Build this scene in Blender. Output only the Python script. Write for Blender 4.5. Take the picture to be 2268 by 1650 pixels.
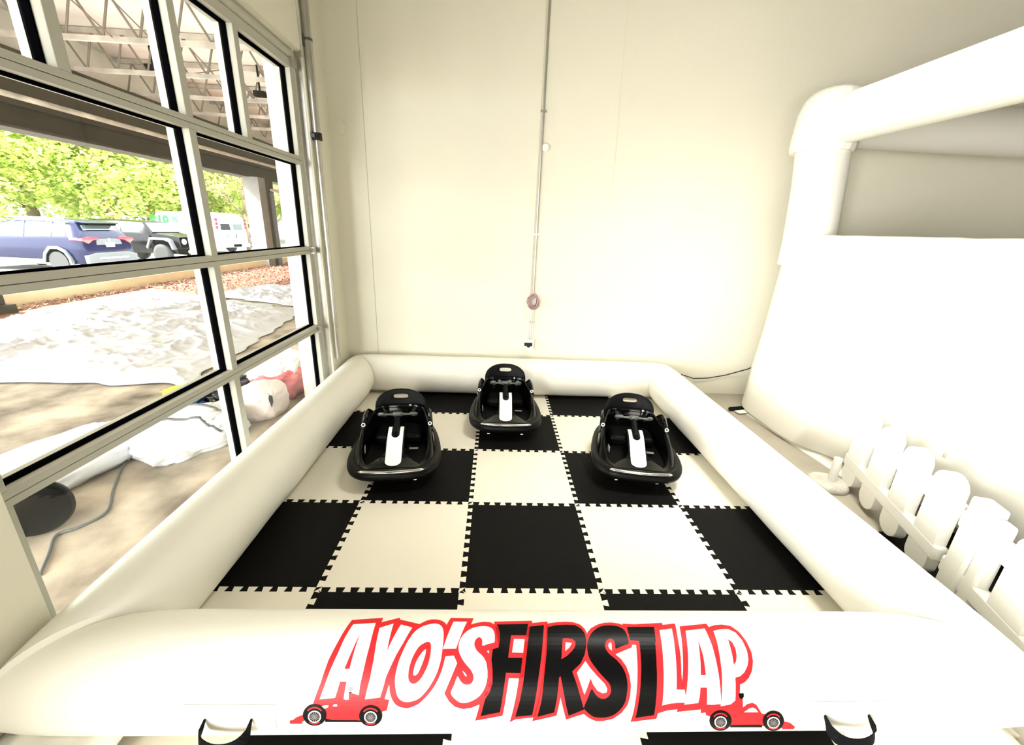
import bpy, bmesh, math, random
from mathutils import Vector, Matrix, noise
from mathutils.geometry import tessellate_polygon
import numpy as np

for o in list(bpy.data.objects):
    bpy.data.objects.remove(o, do_unlink=True)
S = bpy.context.scene
COL = S.collection
PI = math.pi

# ---------------------------------------------------------------- camera, world, lights, exposure
def rot_cols(Rv, U, F):
    return Matrix(((Rv[0], U[0], -F[0]), (Rv[1], U[1], -F[1]), (Rv[2], U[2], -F[2])))
cam = bpy.data.cameras.new('camera'); co = bpy.data.objects.new('camera', cam); COL.objects.link(co)
cam.sensor_fit = 'HORIZONTAL'; cam.sensor_width = 36.0; cam.lens = 36.0 * 933.88 / 2268
cam.clip_start = .02; cam.clip_end = 400
M = rot_cols((0.99866828, -0.03135909, 0.0409668), (-0.02867045, 0.32282104, 0.94602568), (0.04289145, 0.94594037, -0.32149205)).to_4x4()
M.translation = (0.11011, -1.42454, 1.4832)
co.matrix_world = M
S.camera = co

W = bpy.data.worlds.new('world'); S.world = W; W.use_nodes = True
bg = W.node_tree.nodes['Background']; bg.inputs[0].default_value = (0.93, 0.97, 1.0, 1); bg.inputs[1].default_value = SKY = 12.5

def light(name, kind, energy, loc, rot=(0, 0, 0), size=(1, 1), color=(1, 1, 1)):
    l = bpy.data.lights.new(name, kind); l.energy = energy; l.color = color
    if kind == 'AREA':
        l.shape = 'RECTANGLE'; l.size, l.size_y = size
    o = bpy.data.objects.new(name, l); COL.objects.link(o); o.location = loc; o.rotation_euler = rot
    return o
sun = light('sun', 'SUN', 26.0, (-20, 0, 20), color=(1, .97, .9))
sun.rotation_euler = Vector((-.72, -.16, .68)).to_track_quat('Z', 'Y').to_euler(); sun.data.angle = .01
# added fill lamps: stand-in daylight behind the camera, extra overhead light on the tiles
light('daylight_fill_rear', 'AREA', 60, (.5, -4.4, .9), (math.radians(90), 0, 0), (1.6, 1.2), (1, .985, .94))  # added lamp inside the near wall, which has no opening
b_ = light('daylight_fill_left', 'AREA', 335, (-1.95, -3.25, 1.15), (0, 0, 0), (2.2, 2.0), (1, .98, .92))  # added daylight stand-in outside the gap in the left wall
b_.rotation_euler = Vector((-.8, -.6, -.02)).to_track_quat('Z', 'Y').to_euler()
cl = light('overhead_fill', 'AREA', 46, (1.75, .6, 4.3), (0, 0, 0), (1.2, .5), (1, .97, .9)); cl.data.spread = math.radians(85)  # added narrow overhead lamp that whitens the tiles
pt = light('door_sky_portal', 'AREA', 1, (-1.50, .85, 1.25), (0, math.radians(-90), 0), (2.6, 2.5)); pt.data.cycles.is_portal = True
S.view_settings.view_transform = 'Standard'; S.view_settings.look = 'None'
S.view_settings.exposure = 0.1; S.view_settings.gamma = 1.0; S.view_settings.use_curve_mapping = False

# ---------------------------------------------------------------- materials
def mat(name, col, rough=.5, metal=0, spec=.5, bump=0, bscale=30, var=0, vscale=8, coat=0, trans=0, emit=None, col2=None):
    m = bpy.data.materials.new(name); m.use_nodes = True; nt = m.node_tree; b = nt.nodes['Principled BSDF']
    b.inputs['Roughness'].default_value = rough; b.inputs['Metallic'].default_value = metal
    b.inputs['Specular IOR Level'].default_value = spec; b.inputs['Coat Weight'].default_value = coat
    b.inputs['Coat Roughness'].default_value = .05
    b.inputs['Base Color'].default_value = (*col, 1)
    tc = nt.nodes.new('ShaderNodeTexCoord')
    if var:
        n = nt.nodes.new('ShaderNodeTexNoise'); n.inputs['Scale'].default_value = vscale; n.inputs['Detail'].default_value = 6
        nt.links.new(tc.outputs['Object'], n.inputs['Vector'])
        r = nt.nodes.new('ShaderNodeValToRGB'); r.color_ramp.elements[0].position = .3; r.color_ramp.elements[1].position = .7
        c2 = col2 or tuple(c * (1 - var) for c in col)
        r.color_ramp.elements[0].color = (*c2, 1); r.color_ramp.elements[1].color = (*col, 1)
        nt.links.new(n.outputs['Fac'], r.inputs['Fac']); nt.links.new(r.outputs['Color'], b.inputs['Base Color'])
    if bump:
        n = nt.nodes.new('ShaderNodeTexNoise'); n.inputs['Scale'].default_value = bscale; n.inputs['Detail'].default_value = 5
        nt.links.new(tc.outputs['Object'], n.inputs['Vector'])
        bp = nt.nodes.new('ShaderNodeBump'); bp.inputs['Strength'].default_value = bump; bp.inputs['Distance'].default_value = .01
        nt.links.new(n.outputs['Fac'], bp.inputs['Height']); nt.links.new(bp.outputs['Normal'], b.inputs['Normal'])
    if emit:
        b.inputs['Emission Color'].default_value = (*emit[0], 1); b.inputs['Emission Strength'].default_value = emit[1]
    return m

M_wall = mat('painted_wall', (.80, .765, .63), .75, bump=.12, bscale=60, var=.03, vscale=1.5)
M_trim = mat('wall_seam', (.60, .58, .49), .8)
M_ceil = mat('ceiling_darkened', (.30, .29, .26), .9)  # unseen ceiling, darkened to lessen light bounced into the room
M_wall2 = mat('unseen_wall_darkened', (.26, .25, .21), .8)  # unseen near and right walls, colour darkened to cut bounce light
M_floor = mat('polished_concrete', (.42, .38, .30), .45, bump=.05, var=.2, vscale=3)
M_vinyl = mat('white_vinyl', (.87, .845, .745), .38, spec=.45, bump=.06, bscale=9)
M_vinyl2 = mat('white_vinyl_matte', (.89, .87, .79), .5, spec=.3, bump=.12, bscale=7)
M_red = mat('red_print', (.70, .018, .022), .45, spec=.2)
M_white = mat('white_print', (.93, .925, .89), .35, spec=.4)
M_black = mat('black_print', (.002, .002, .002), .35, spec=.12)
M_grey = mat('grey_print', (.16, .15, .15), .4)
M_tileW = mat('white_foam', (.82, .77, .64), .42, spec=.6, bump=.08, bscale=150)
M_tileB = mat('black_foam', (.004, .0035, .003), .6, spec=.08, bump=.2, bscale=150)
M_web = mat('black_webbing', (.003, .003, .004), .7, spec=.1, bump=.3, bscale=200)
M_plas = mat('gloss_black_plastic', (.0015, .0015, .0015), .12, spec=.2, coat=.2)
M_rub = mat('black_rubber', (.003, .003, .003), .4, spec=.15)
M_mp = mat('matte_black_plastic', (.002, .002, .002), .45, spec=.12)
M_chrome = mat('chrome', (.75, .75, .75), .12, metal=1)
M_yoke = mat('dark_grey_plastic', (.09, .10, .09), .3, spec=.6)
M_stick = mat('silver_sticker', (.42, .42, .38), .4, var=.6, vscale=60)
M_alu = mat('aluminium_frame', (.46, .45, .38), .5, metal=.0, spec=.4)
M_gask = mat('black_gasket', (.0015, .0015, .002), .9, spec=0)
M_galv = mat('galvanised_steel', (.55, .53, .47), .3, metal=.75, var=.15, vscale=20)
M_bfit = mat('black_fitting', (.004, .004, .004), .4)
M_fence = mat('white_moulded_plastic', (.84, .83, .77), .45, spec=.4)
M_baset = mat('weathered_plastic', (.60, .57, .50), .6, var=.3, vscale=20)
M_conc = mat('outdoor_concrete', (.56, .48, .37), .85, bump=.2, bscale=20, var=.38, vscale=2.6, col2=(.10, .075, .05))
M_asph = mat('parking_asphalt', (.42, .41, .40), .9, var=.2, vscale=2)
M_mulch = mat('red_mulch', (.40, .17, .11), .9, bump=1, bscale=60, var=.6, vscale=30)
M_chip = mat('mulch_chip', (.36, .15, .10), .9, var=.5, vscale=5)
M_tarp = mat('silver_tarp', (.54, .545, .58), .4, spec=.4, metal=.1, bump=.3, bscale=12)
M_bag = mat('white_nylon', (.80, .81, .84), .5, bump=.4, bscale=10, var=.12, vscale=5)
M_bagp = mat('pale_pink_vinyl', (.72, .60, .56), .5, bump=.2, bscale=10)
M_bagr = mat('red_vinyl', (.62, .004, .02), .35, var=.35, vscale=14, col2=(.75, .22, .24))
M_bagb = mat('blue_plastic', (.02, .10, .32), .25, var=.6, vscale=12)
M_bagk = mat('black_plastic_sheet', (.012, .014, .018), .18, spec=.7, bump=1, bscale=14)
M_deck = mat('roof_deck_paint', (.90, .86, .78), .8, var=.25, vscale=1.3)
M_joist = mat('joist_steel', (.20, .165, .13), .6)
M_chord = mat('joist_chord_paint', (.62, .57, .48), .6, var=.5, vscale=3)
M_beam = mat('brown_steel_beam', (.05, .04, .026), .8, spec=.2, var=.15, vscale=2)
M_colc = mat('grey_column_cladding', (.20, .19, .17), .7, var=.2)
M_curb = mat('timber_kerb', (.74, .66, .42), .8, var=.15, vscale=5)
M_bark = mat('bark', (.20, .15, .09), .9, bump=.5)
M_navy = mat('navy_car_paint', (.004, .006, .032), .2, spec=.25)
M_blk = mat('black_car_paint', (.002, .002, .003), .2, spec=.22)
M_dgry = mat('dark_grey_car_paint', (.05, .05, .055), .15, spec=.6, coat=1)
M_vanw = mat('white_car_paint', (.82, .83, .82), .25, coat=.6)
M_clad = mat('grey_cladding', (.12, .13, .135), .5, spec=.3)
M_cglass = mat('car_glass', (.10, .13, .13), .05, spec=.8)
M_dglass = mat('dark_car_glass', (.02, .024, .026), .03, spec=.8)
M_tail = mat('red_lamp_lens', (.75, .02, .05), .15, coat=1)
M_clear = mat('clear_lamp_lens', (.80, .80, .80), .1, coat=1)
M_tyre = mat('tyre_rubber', (.035, .035, .035), .8)
M_hub = mat('alloy_wheel', (.65, .65, .66), .25, metal=.6)
M_plate = mat('licence_plate_white', (.80, .78, .76), .5)
M_green = mat('green_lettering', (.05, .55, .16), .5)
M_cable = mat('black_cable', (.01, .01, .02), .5)
M_pcab = mat('pink_cable', (.42, .25, .26), .5)
M_yell = mat('yellow_plastic', (.80, .75, .03), .5)
M_wplast = mat('white_box_plastic', (.84, .83, .78), .4)

def leaf_mat(name, c1, c2):
    m = bpy.data.materials.new(name); m.use_nodes = True; nt = m.node_tree; nt.nodes.clear()
    out = nt.nodes.new('ShaderNodeOutputMaterial'); mx = nt.nodes.new('ShaderNodeMixShader'); mx.inputs[0].default_value = .5
    d = nt.nodes.new('ShaderNodeBsdfDiffuse'); t = nt.nodes.new('ShaderNodeBsdfTranslucent')
    tc = nt.nodes.new('ShaderNodeTexCoord'); n = nt.nodes.new('ShaderNodeTexNoise'); n.inputs['Scale'].default_value = 1.1; n.inputs['Detail'].default_value = 4
    r = nt.nodes.new('ShaderNodeValToRGB'); r.color_ramp.elements[0].position = .35; r.color_ramp.elements[1].position = .65
    r.color_ramp.elements[0].color = (*c1, 1); r.color_ramp.elements[1].color = (*c2, 1)
    L = nt.links.new
    L(tc.outputs['Object'], n.inputs['Vector']); L(n.outputs['Fac'], r.inputs['Fac'])
    L(r.outputs['Color'], d.inputs['Color']); L(r.outputs['Color'], t.inputs['Color'])
    L(d.outputs[0], mx.inputs[1]); L(t.outputs[0], mx.inputs[2]); L(mx.outputs[0], out.inputs[0])
    return m
M_leaf = leaf_mat('spring_leaves', (.38, .52, .12), (.72, .78, .26))
M_leaf2 = leaf_mat('yellow_green_leaves', (.50, .60, .16), (.80, .80, .34))

def glass_mat():
    m = bpy.data.materials.new('window_glass'); m.use_nodes = True; nt = m.node_tree; nt.nodes.clear()
    out = nt.nodes.new('ShaderNodeOutputMaterial'); mx = nt.nodes.new('ShaderNodeMixShader')
    lw = nt.nodes.new('ShaderNodeLayerWeight'); pw = nt.nodes.new('ShaderNodeMath'); pw.operation = 'POWER'; pw.inputs[1].default_value = 5
    f = nt.nodes.new('ShaderNodeMath'); f.operation = 'MULTIPLY_ADD'; f.inputs[1].default_value = .5; f.inputs[2].default_value = .02
    nt.links.new(lw.outputs['Facing'], pw.inputs[0]); nt.links.new(pw.outputs[0], f.inputs[0])
    t = nt.nodes.new('ShaderNodeBsdfTransparent'); g = nt.nodes.new('ShaderNodeBsdfGlossy'); g.inputs['Roughness'].default_value = .01
    t.inputs[0].default_value = (.97, .98, .97, 1)
    L = nt.links.new; L(f.outputs[0], mx.inputs[0]); L(t.outputs[0], mx.inputs[1]); L(g.outputs[0], mx.inputs[2]); L(mx.outputs[0], out.inputs[0])
    return m
M_glass = glass_mat()

# ---------------------------------------------------------------- mesh helpers
class MB:
    def __init__(s): s.v = []; s.f = []; s.m = []; s.cm = 0
    def add(s, vs, fs, m=None):
        k = len(s.v); s.v += [tuple(v) for v in vs]; s.f += [tuple(i + k for i in f) for f in fs]
        s.m += [s.cm if m is None else m] * len(fs)
    def box(s, c, d, R=None, m=None):
        vs = []
        for x in (-1, 1):
            for y in (-1, 1):
                for z in (-1, 1):
                    p = Vector((x * d[0] / 2, y * d[1] / 2, z * d[2] / 2))
                    if R is not None: p = R @ p
                    vs.append(p + Vector(c))
        s.add(vs, [(0, 1, 3, 2), (4, 6, 7, 5), (0, 4, 5, 1), (2, 3, 7, 6), (0, 2, 6, 4), (1, 5, 7, 3)], m)
    def bb(s, x0, x1, y0, y1, z0, z1, m=None): s.box(((x0 + x1) / 2, (y0 + y1) / 2, (z0 + z1) / 2), (x1 - x0, y1 - y0, z1 - z0), None, m)
    def tube(s, pts, r, n=10, closed=False, flat=1.0, up=(0, 0, 1), caps=True, m=None):
        pts = [Vector(p) for p in pts]; N = len(pts); rings = []
        for i, p in enumerate(pts):
            a = pts[(i - 1) % N] if (closed or i > 0) else p; b = pts[(i + 1) % N] if (closed or i < N - 1) else p
            t = (b - a).normalized(); u = Vector(up)
            if abs(t.dot(u)) > .97: u = Vector((1, 0, 0)) if abs(t.x) < .9 else Vector((0, 1, 0))
            sd = t.cross(u).normalized(); w = sd.cross(t).normalized()
            rr = r[i] if isinstance(r, (list, tuple)) else r
            rings.append([p + sd * rr * math.cos(2 * PI * k / n) + w * rr * flat * math.sin(2 * PI * k / n) for k in range(n)])
        vs = [v for g in rings for v in g]; fs = []
        for i in range(N if closed else N - 1):
            j = (i + 1) % N
            for k in range(n):
                l = (k + 1) % n; fs.append((i * n + k, i * n + l, j * n + l, j * n + k))
        if not closed and caps: fs.append(tuple(range(n - 1, -1, -1))); fs.append(tuple((N - 1) * n + k for k in range(n)))
        s.add(vs, fs, m)
    def loft(s, rings, closed=True, capA=True, capB=True, m=None):
        n = len(rings[0]); vs = [v for g in rings for v in g]; fs = []
        for i in range(len(rings) - 1):
            for k in range(n if closed else n - 1):
                l = (k + 1) % n; fs.append((i * n + k, i * n + l, (i + 1) * n + l, (i + 1) * n + k))
        if capA: fs.append(tuple(range(n - 1, -1, -1)))
        if capB: fs.append(tuple((len(rings) - 1) * n + k for k in range(n)))
        s.add(vs, fs, m)
    def lathe(s, prof, c=(0, 0, 0), n=24, R=None, m=None):
        rings = []
        for r, z in prof:
            g = []
            for k in range(n):
                p = Vector((r * math.cos(2 * PI * k / n), r * math.sin(2 * PI * k / n), z))
                if R is not None: p = R @ p
                g.append(p + Vector(c))
            rings.append(g)
        s.loft(rings, m=m)
    def prism(s, poly, y0, y1, ax='y', m=None):
        # poly in (x,z), extruded along y
        n = len(poly); tris = tessellate_polygon([[Vector((p[0], p[1], 0)) for p in poly]])
        def P(p, y): return (p[0], y, p[1]) if ax == 'y' else ((y, p[0], p[1]) if ax == 'x' else (p[0], p[1], y))
        vs = [P(p, y0) for p in poly] + [P(p, y1) for p in poly]
        fs = [tuple(t) for t in tris] + [tuple(i + n for i in reversed(t)) for t in tris]
        fs += [(i, (i + 1) % n, (i + 1) % n + n, i + n) for i in range(n)]
        s.add(vs, fs, m)
    def obj(s, name, mats, parent=None, smooth=False, bevel=0, sub=0, angle=None, recalc=True):
        me = bpy.data.meshes.new(name); me.from_pydata([tuple(v) for v in s.v], [], s.f); me.update()
        if not isinstance(mats, (list, tuple)): mats = [mats]
        for m_ in mats: me.materials.append(m_)
        if len(mats) > 1: me.polygons.foreach_set('material_index', s.m)
        if recalc:
            b = bmesh.new(); b.from_mesh(me); bmesh.ops.recalc_face_normals(b, faces=b.faces); b.to_mesh(me); b.free()
        if smooth:
            me.polygons.foreach_set('use_smooth', [True] * len(me.polygons))
            if angle is not None:
                b = bmesh.new(); b.from_mesh(me)
                for e in b.edges:
                    if len(e.link_faces) == 2 and e.calc_face_angle(0) > math.radians(angle): e.smooth = False
                b.to_mesh(me); b.free()
        o = bpy.data.objects.new(name, me); COL.objects.link(o)
        if parent: o.parent = parent
        if bevel:
            md = o.modifiers.new('bevel', 'BEVEL'); md.width = bevel; md.segments = 2; md.limit_method = 'ANGLE'; md.angle_limit = math.radians(40)
        if sub:
            md = o.modifiers.new('sub', 'SUBSURF'); md.levels = sub; md.render_levels = sub
        return o

def empty(name, loc=(0, 0, 0), rz=0, label=None, cat=None, group=None, kind=None, parent=None):
    o = bpy.data.objects.new(name, None); COL.objects.link(o); o.location = loc; o.rotation_euler = (0, 0, rz); o.empty_display_size = .1
    if parent: o.parent = parent
    return tag(o, label, cat, group, kind)
def tag(o, label=None, cat=None, group=None, kind=None):
    if label: o['label'] = label
    if cat: o['category'] = cat
    if group: o['group'] = group
    if kind: o['kind'] = kind
    return o
def copy_tree(o, parent=None):
    c = o.copy(); COL.objects.link(c)
    if parent: c.parent = parent
    for ch in [x for x in bpy.data.objects if x.parent == o]: copy_tree(ch, c)
    return c
def bx(name, x0, x1, y0, y1, z0, z1, m, parent=None, bevel=0):
    b = MB(); b.bb(x0, x1, y0, y1, z0, z1); return b.obj(name, m, parent, bevel=bevel)
def struct(o): o['kind'] = 'structure'; return o
def sm(a, b, x):
    t = min(1, max(0, (x - a) / (b - a))); return t * t * (3 - 2 * t)

# ---------------------------------------------------------------- room shell
FZ = -.012            # concrete floor; foam tops are z = 0
YB = 2.50; XL = -1.275; ZC = 4.5; XR = 7.0; YN = -5.0; DX = -1.33
DY0, DY1, DZ = -.36, 2.055, 2.58
b = MB(); b.bb(-1.55, XR, YN, YB + .2, FZ - .2, FZ); struct(b.obj('floor', M_floor))
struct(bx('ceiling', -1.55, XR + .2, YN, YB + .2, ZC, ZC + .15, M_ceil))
struct(bx('wall_back', -1.55, XR + .2, YB, YB + .2, FZ, ZC, M_wall))
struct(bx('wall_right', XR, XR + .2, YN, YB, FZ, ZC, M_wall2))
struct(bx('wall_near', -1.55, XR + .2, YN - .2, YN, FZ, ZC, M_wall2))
b = MB()
b.bb(-1.55, XL, YN, -4.5, FZ, ZC); b.bb(-1.55, XL, -4.5, -1.9, 2.6, ZC); b.bb(-1.55, XL, -1.9, DY0, FZ, ZC); b.bb(-1.55, XL, DY1 + .03, YB, FZ, ZC); b.bb(-1.55, XL, DY0, DY1 + .03, DZ, ZC)
struct(b.obj('wall_left', M_wall))
struct(bx('trim_1', -1.003, -.998, YB - .004, YB, FZ, ZC, M_trim))
b = MB(); b.add([(1.02, YB - .001, ZC), (1.028, YB - .001, ZC), (1.09, YB - .001, 1.6), (1.082, YB - .001, 1.6), (1.02, YB - .004, ZC), (1.028, YB - .004, ZC), (1.09, YB - .004, 1.6), (1.082, YB - .004, 1.6)],
               [(4, 5, 6, 7), (0, 4, 7, 3), (1, 2, 6, 5)])
struct(b.obj('trim_2', M_wall))

# glazed sectional door, seen obliquely on the left
door = empty('door_1', (DX, 0, 0), kind='structure')
rails = [(FZ, .075), (.630, .682), (1.240, 1.292), (1.865, 1.917), (2.46, 2.515)]
def lite(y0, y1, z0, z1):
    # black gasket ring and pane
    g = MB()
    for a, b_, c, d in ((y0, y0 + .006, z0, z1), (y1 - .006, y1, z0, z1), (y0, y1, z0, z0 + .006), (y0, y1, z1 - .006, z1)):
        g.bb(-.068, -.034, a, b_, c, d)
    g.obj('gasket', M_gask, door)
    p = MB(); p.bb(-.053, -.047, y0 + .002, y1 - .002, z0 + .002, z1 - .002); p.obj('glass_pane', M_glass, door)
for i in range(4):
    z0, z1 = rails[i][0], rails[i + 1][1]
    st = [(-.36, -.30), (.831, .879), (1.99, 2.05)] if i < 3 else [(-.36, -.30), (.235, .283), (.831, .879), (1.335, 1.383), (1.99, 2.05)]
    fr = MB(); lo = rails[i][0] + (.026 if i else 0); hi = rails[i + 1][0] + .026 if i < 3 else rails[4][1]
    blo = rails[i][1]; bhi = rails[i + 1][0]
    fr.bb(-.105, 0, -.36, 2.05, lo + .001, blo); fr.bb(-.105, 0, -.36, 2.05, bhi, hi - .001)
    for a, b_ in st: fr.bb(-.105, -.0005, a, b_, blo, bhi)
    fr.obj('section_frame', M_alu, door, bevel=.002)
    for k in range(len(st) - 1): lite(st[k][1], st[k + 1][0], blo, bhi)
hd = MB(); hd.tube([(-.02, -.36, 2.55), (-.02, 2.05, 2.55)], .032, 12); hd.obj('top_seal', M_alu, door, smooth=True, angle=40)
h2 = MB(); h2.bb(.0, .03, 1.97, 1.995, .63, .68); h2.bb(.0, .03, 2.0, 2.03, 1.24, 1.29); h2.bb(0, .03, 2.0, 2.04, 2.47, 2.52); h2.obj('roller_bracket', M_galv, door)
tr = MB(); tr.bb(.008, .012, 2.055, 2.085, FZ, 2.6); tr.bb(.008, .04, 2.082, 2.085, FZ, 2.6); tr.obj('track', M_galv, door)

# round steel pole beside the door
p = empty('steel_pole', (-1.245, 2.13, 0), label='galvanised steel pole with black clamps beside the far end of the glazed door', cat='pole')
b = MB(); b.tube([(.0, 0, .36), (0, 0, 2.06)], .021, 16); b.tube([(0, 0, 2.06), (0, 0, ZC)], .027, 16); b.obj('tube', M_galv, p, smooth=True, angle=40)
for z in (2.07, 2.93):
    b = MB(); b.tube([(0, 0, z - .025), (0, 0, z + .025)], .036, 16); b.box((-.01, -.035, z), (.03, .03, .03)); b.obj('clamp', M_bfit, p, bevel=.003)
b = MB(); b.tube([(0, 0, 2.66), (0, 0, 2.675)], .031, 14); b.box((-.03, 0, 2.66), (.03, .05, .07)); b.obj('bracket', M_yoke, p)
b = MB(); b.tube([(-.03, -.06, 2.55), (-.03, -.06, 4.4)], .012, 8); b.obj('thin_rail', M_galv, p, smooth=True)
b = MB(); pr = [(math.cos(t) * .045 * (1 if abs(math.cos(t)) < .7 else .95), math.sin(t) * .055) for t in [2 * PI * k / 20 for k in range(20)]]
b.prism(pr, -.02, 0)
o = b.obj('wall_sensor', M_wall, bevel=.006); o.location = (-1.19, YB, 2.205); tag(o, 'small rounded off-white sensor box in the wall corner near the door', 'sensor')

# conduit with cables on the back wall
cd = empty('electrical_conduit', (.452, YB, .5), label='thin metal conduit running down the middle of the back wall', cat='conduit')
b = MB(); b.tube([(.0, -.012, .36), (0, -.012, 4.0)], .0095, 10); b.obj('pipe', M_galv, cd, smooth=True, angle=40)
b = MB(); b.tube([(-.024, -.008, .42), (-.022, -.008, 4.0)], .003, 6); b.obj('thin_cable', M_wall, cd, smooth=True)
for z in (.16, .95, 1.9, 2.9):
    b = MB(); b.box((0, -.012, z), (.05, .024, .014)); b.obj('strap', M_galv, cd)
b = MB()
for k in range(3): b.tube([(-.02 + .014 * k, -.02, -.02), (-.025 + .02 * k, -.025, .1), (.012 * (k - 1), -.02, .22), (.018 * (k - 1) - .004 * k, -.02, .32), (0, -.02, .40)], .0045, 6)
b.obj('loose_wire', M_wplast, cd, smooth=True)
b = MB(); rnd = random.Random(3)
for k in range(7):
    a0 = rnd.uniform(.03, .055); b0 = rnd.uniform(.045, .075); ox, oz = rnd.uniform(-.012, .012), rnd.uniform(-.012, .012)
    b.tube([(ox + a0 * math.cos(t), -.03 - .006 * k, .40 + oz + b0 * math.sin(t)) for t in [2 * PI * i / 22 for i in range(22)]], .0048, 6, closed=True)
o = b.obj('coiled_cable', M_pcab, smooth=True); o.location = (.452, YB, .455); tag(o, 'coil of pink cable hung on the wall conduit above the outlet', 'cable')
ob = empty('wall_outlet', (.440, YB, .445), label='white outlet box with a black plug at the foot of the conduit', cat='outlet')
b = MB(); b.box((0, -.025, 0), (.085, .05, .10)); b.obj('box', M_wplast, ob, bevel=.004)
b = MB(); b.box((-.012, -.056, .01), (.075, .014, .032)); b.tube([(-.01, -.062, 0), (-.01, -.075, 0)], .018, 12); b.obj('plug', M_bfit, ob, bevel=.002)
b = MB(); b.lathe([(.034, 0), (.034, .012), (.026, .02), (.001, .022)], n=20, R=Matrix.Rotation(PI / 2, 3, 'X'))
o = b.obj('wall_thermostat', M_wplast, smooth=True, angle=40); o.location = (.487, YB, 2.14); tag(o, 'small round white fitting beside the conduit high on the back wall', 'wall fitting')
b = MB(); b.tube([(1.95, 2.44, .20), (2.10, 2.475, .15), (2.25, 2.485, .155), (2.42, 2.485, .19), (2.62, 2.46, .27), (2.78, 2.46, .36)], .005, 6)
o = b.obj('power_cord', M_cable, smooth=True); tag(o, 'thin black cord drooping along the foot of the back wall', 'cord')

# ---------------------------------------------------------------- foam floor tiles
T = .61; NT = 10; AM = .0125
def edge(p, q, flip):
    p = Vector(p); q = Vector(q); d = (q - p) / NT; n = Vector((-d.y, d.x)).normalized() * AM; pts = []
    for k in range(NT):
        b0 = p + d * k
        if k == 0: pts += [p]
        pts += [b0 + d * .27 - n, b0 + d * .18 + n, b0 + d * .82 + n, b0 + d * .73 - n]
    return pts
def tile(i, j):
    x0, y0, x1, y1 = i * T, j * T, (i + 1) * T, (j + 1) * T
    bot = edge((x0, y0), (x1, y0), 0); rgt = edge((x1, y0), (x1, y1), 0)
    top = edge((x0, y1), (x1, y1), 0); lft = edge((x0, y0), (x0, y1), 0)
    poly = bot + rgt + [Vector((x1, y1))] + top[::-1][:-1] + [Vector((x0, y1))] + lft[::-1][:-1]
    cx, cy = (x0 + x1) / 2, (y0 + y1) / 2
    poly = [(p.x - cx, p.y - cy) for p in poly]
    b = MB(); b.prism(poly, FZ, -.0003, ax='z')
    black = (i + j) % 2 == 0
    o = b.obj('foam_tile', M_tileB if black else M_tileW); o.location = (cx, cy, 0)
    cn = {-2: 'leftmost column', -1: 'second column from left', 0: 'middle column', 1: 'fourth column from left', 2: 'rightmost column'}[i]
    rn = {-1: 'row under the lettered tube', 0: 'nearest full row inside', 1: 'second full row', 2: 'third full row', 3: 'farthest row'}[j]
    tag(o, ('black' if black else 'white') + ' foam tile, ' + rn + ', ' + cn, 'floor tile', 'black and white interlocking foam floor tiles')
for j in range(-1, 4):
    for i in range(-2, 3): tile(i, j)

# ---------------------------------------------------------------- inflatable barrier around the tiles
PX0, PX1, PY0, PY1 = -1.112, 1.690, -.455, 2.325
pit = empty('inflatable_barrier', ((PX0 + PX1) / 2, PY0, 0), label='white inflatable tube barrier around the checkered floor, cartoon lettering on its front', cat='inflatable')
PO = Vector(pit.location)
def pit_tube(A, B, rh, rv, lump):
    # A->B with the outside of the ring on the right-hand side; ends cut on the mitre
    A = Vector((*A, 0)); B = Vector((*B, 0)); d = (B - A).normalized(); out = Vector((d.y, -d.x, 0)); L = (B - A).length
    ts = [0, .008, .02, .035, .055, .08, .11, .15] + [.15 + .7 * k / 24 for k in range(1, 24)] + [.85, .89, .92, .945, .965, .98, .992, 1]
    n = 40; rings = []
    for t in ts:
        e = min(t, 1 - t) * L; g = []
        pin = .10 * math.exp(-e / .07)
        for k in range(n):
            a = 2 * PI * k / n; c, s = math.cos(a), math.sin(a)
            w = 1 - pin * (.5 + .5 * abs(s))
            w += lump * (.012 * noise.noise(Vector((t * 9, c * 1.3, s * 1.3 + A.x))) + .02 * math.exp(-e / .18) * noise.noise(Vector((t * 40, a * 1.5, A.y))))
            o = rh * c * w; z = rv + rv * s * w
            if s < -.93: z = min(z, rv * .065)
            al = -o + (L + 2 * o) * t
            z = max(z, .001)
            g.append(A + d * al + out * o + Vector((0, 0, z)) - PO)
        rings.append(g)
    b = MB(); b.loft(rings); o = b.obj('tube', M_vinyl, pit, smooth=True, angle=60)
    return o
pit_tube((PX0, PY0), (PX1, PY0), .160, .160, 0)
pit_tube((PX1, PY0), (PX1, PY1), .160, .172, 1)
pit_tube((PX1, PY1), (PX0, PY1), .155, .172, 1)
pit_tube((PX0, PY1), (PX0, PY0), .160, .172, 1)

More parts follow.
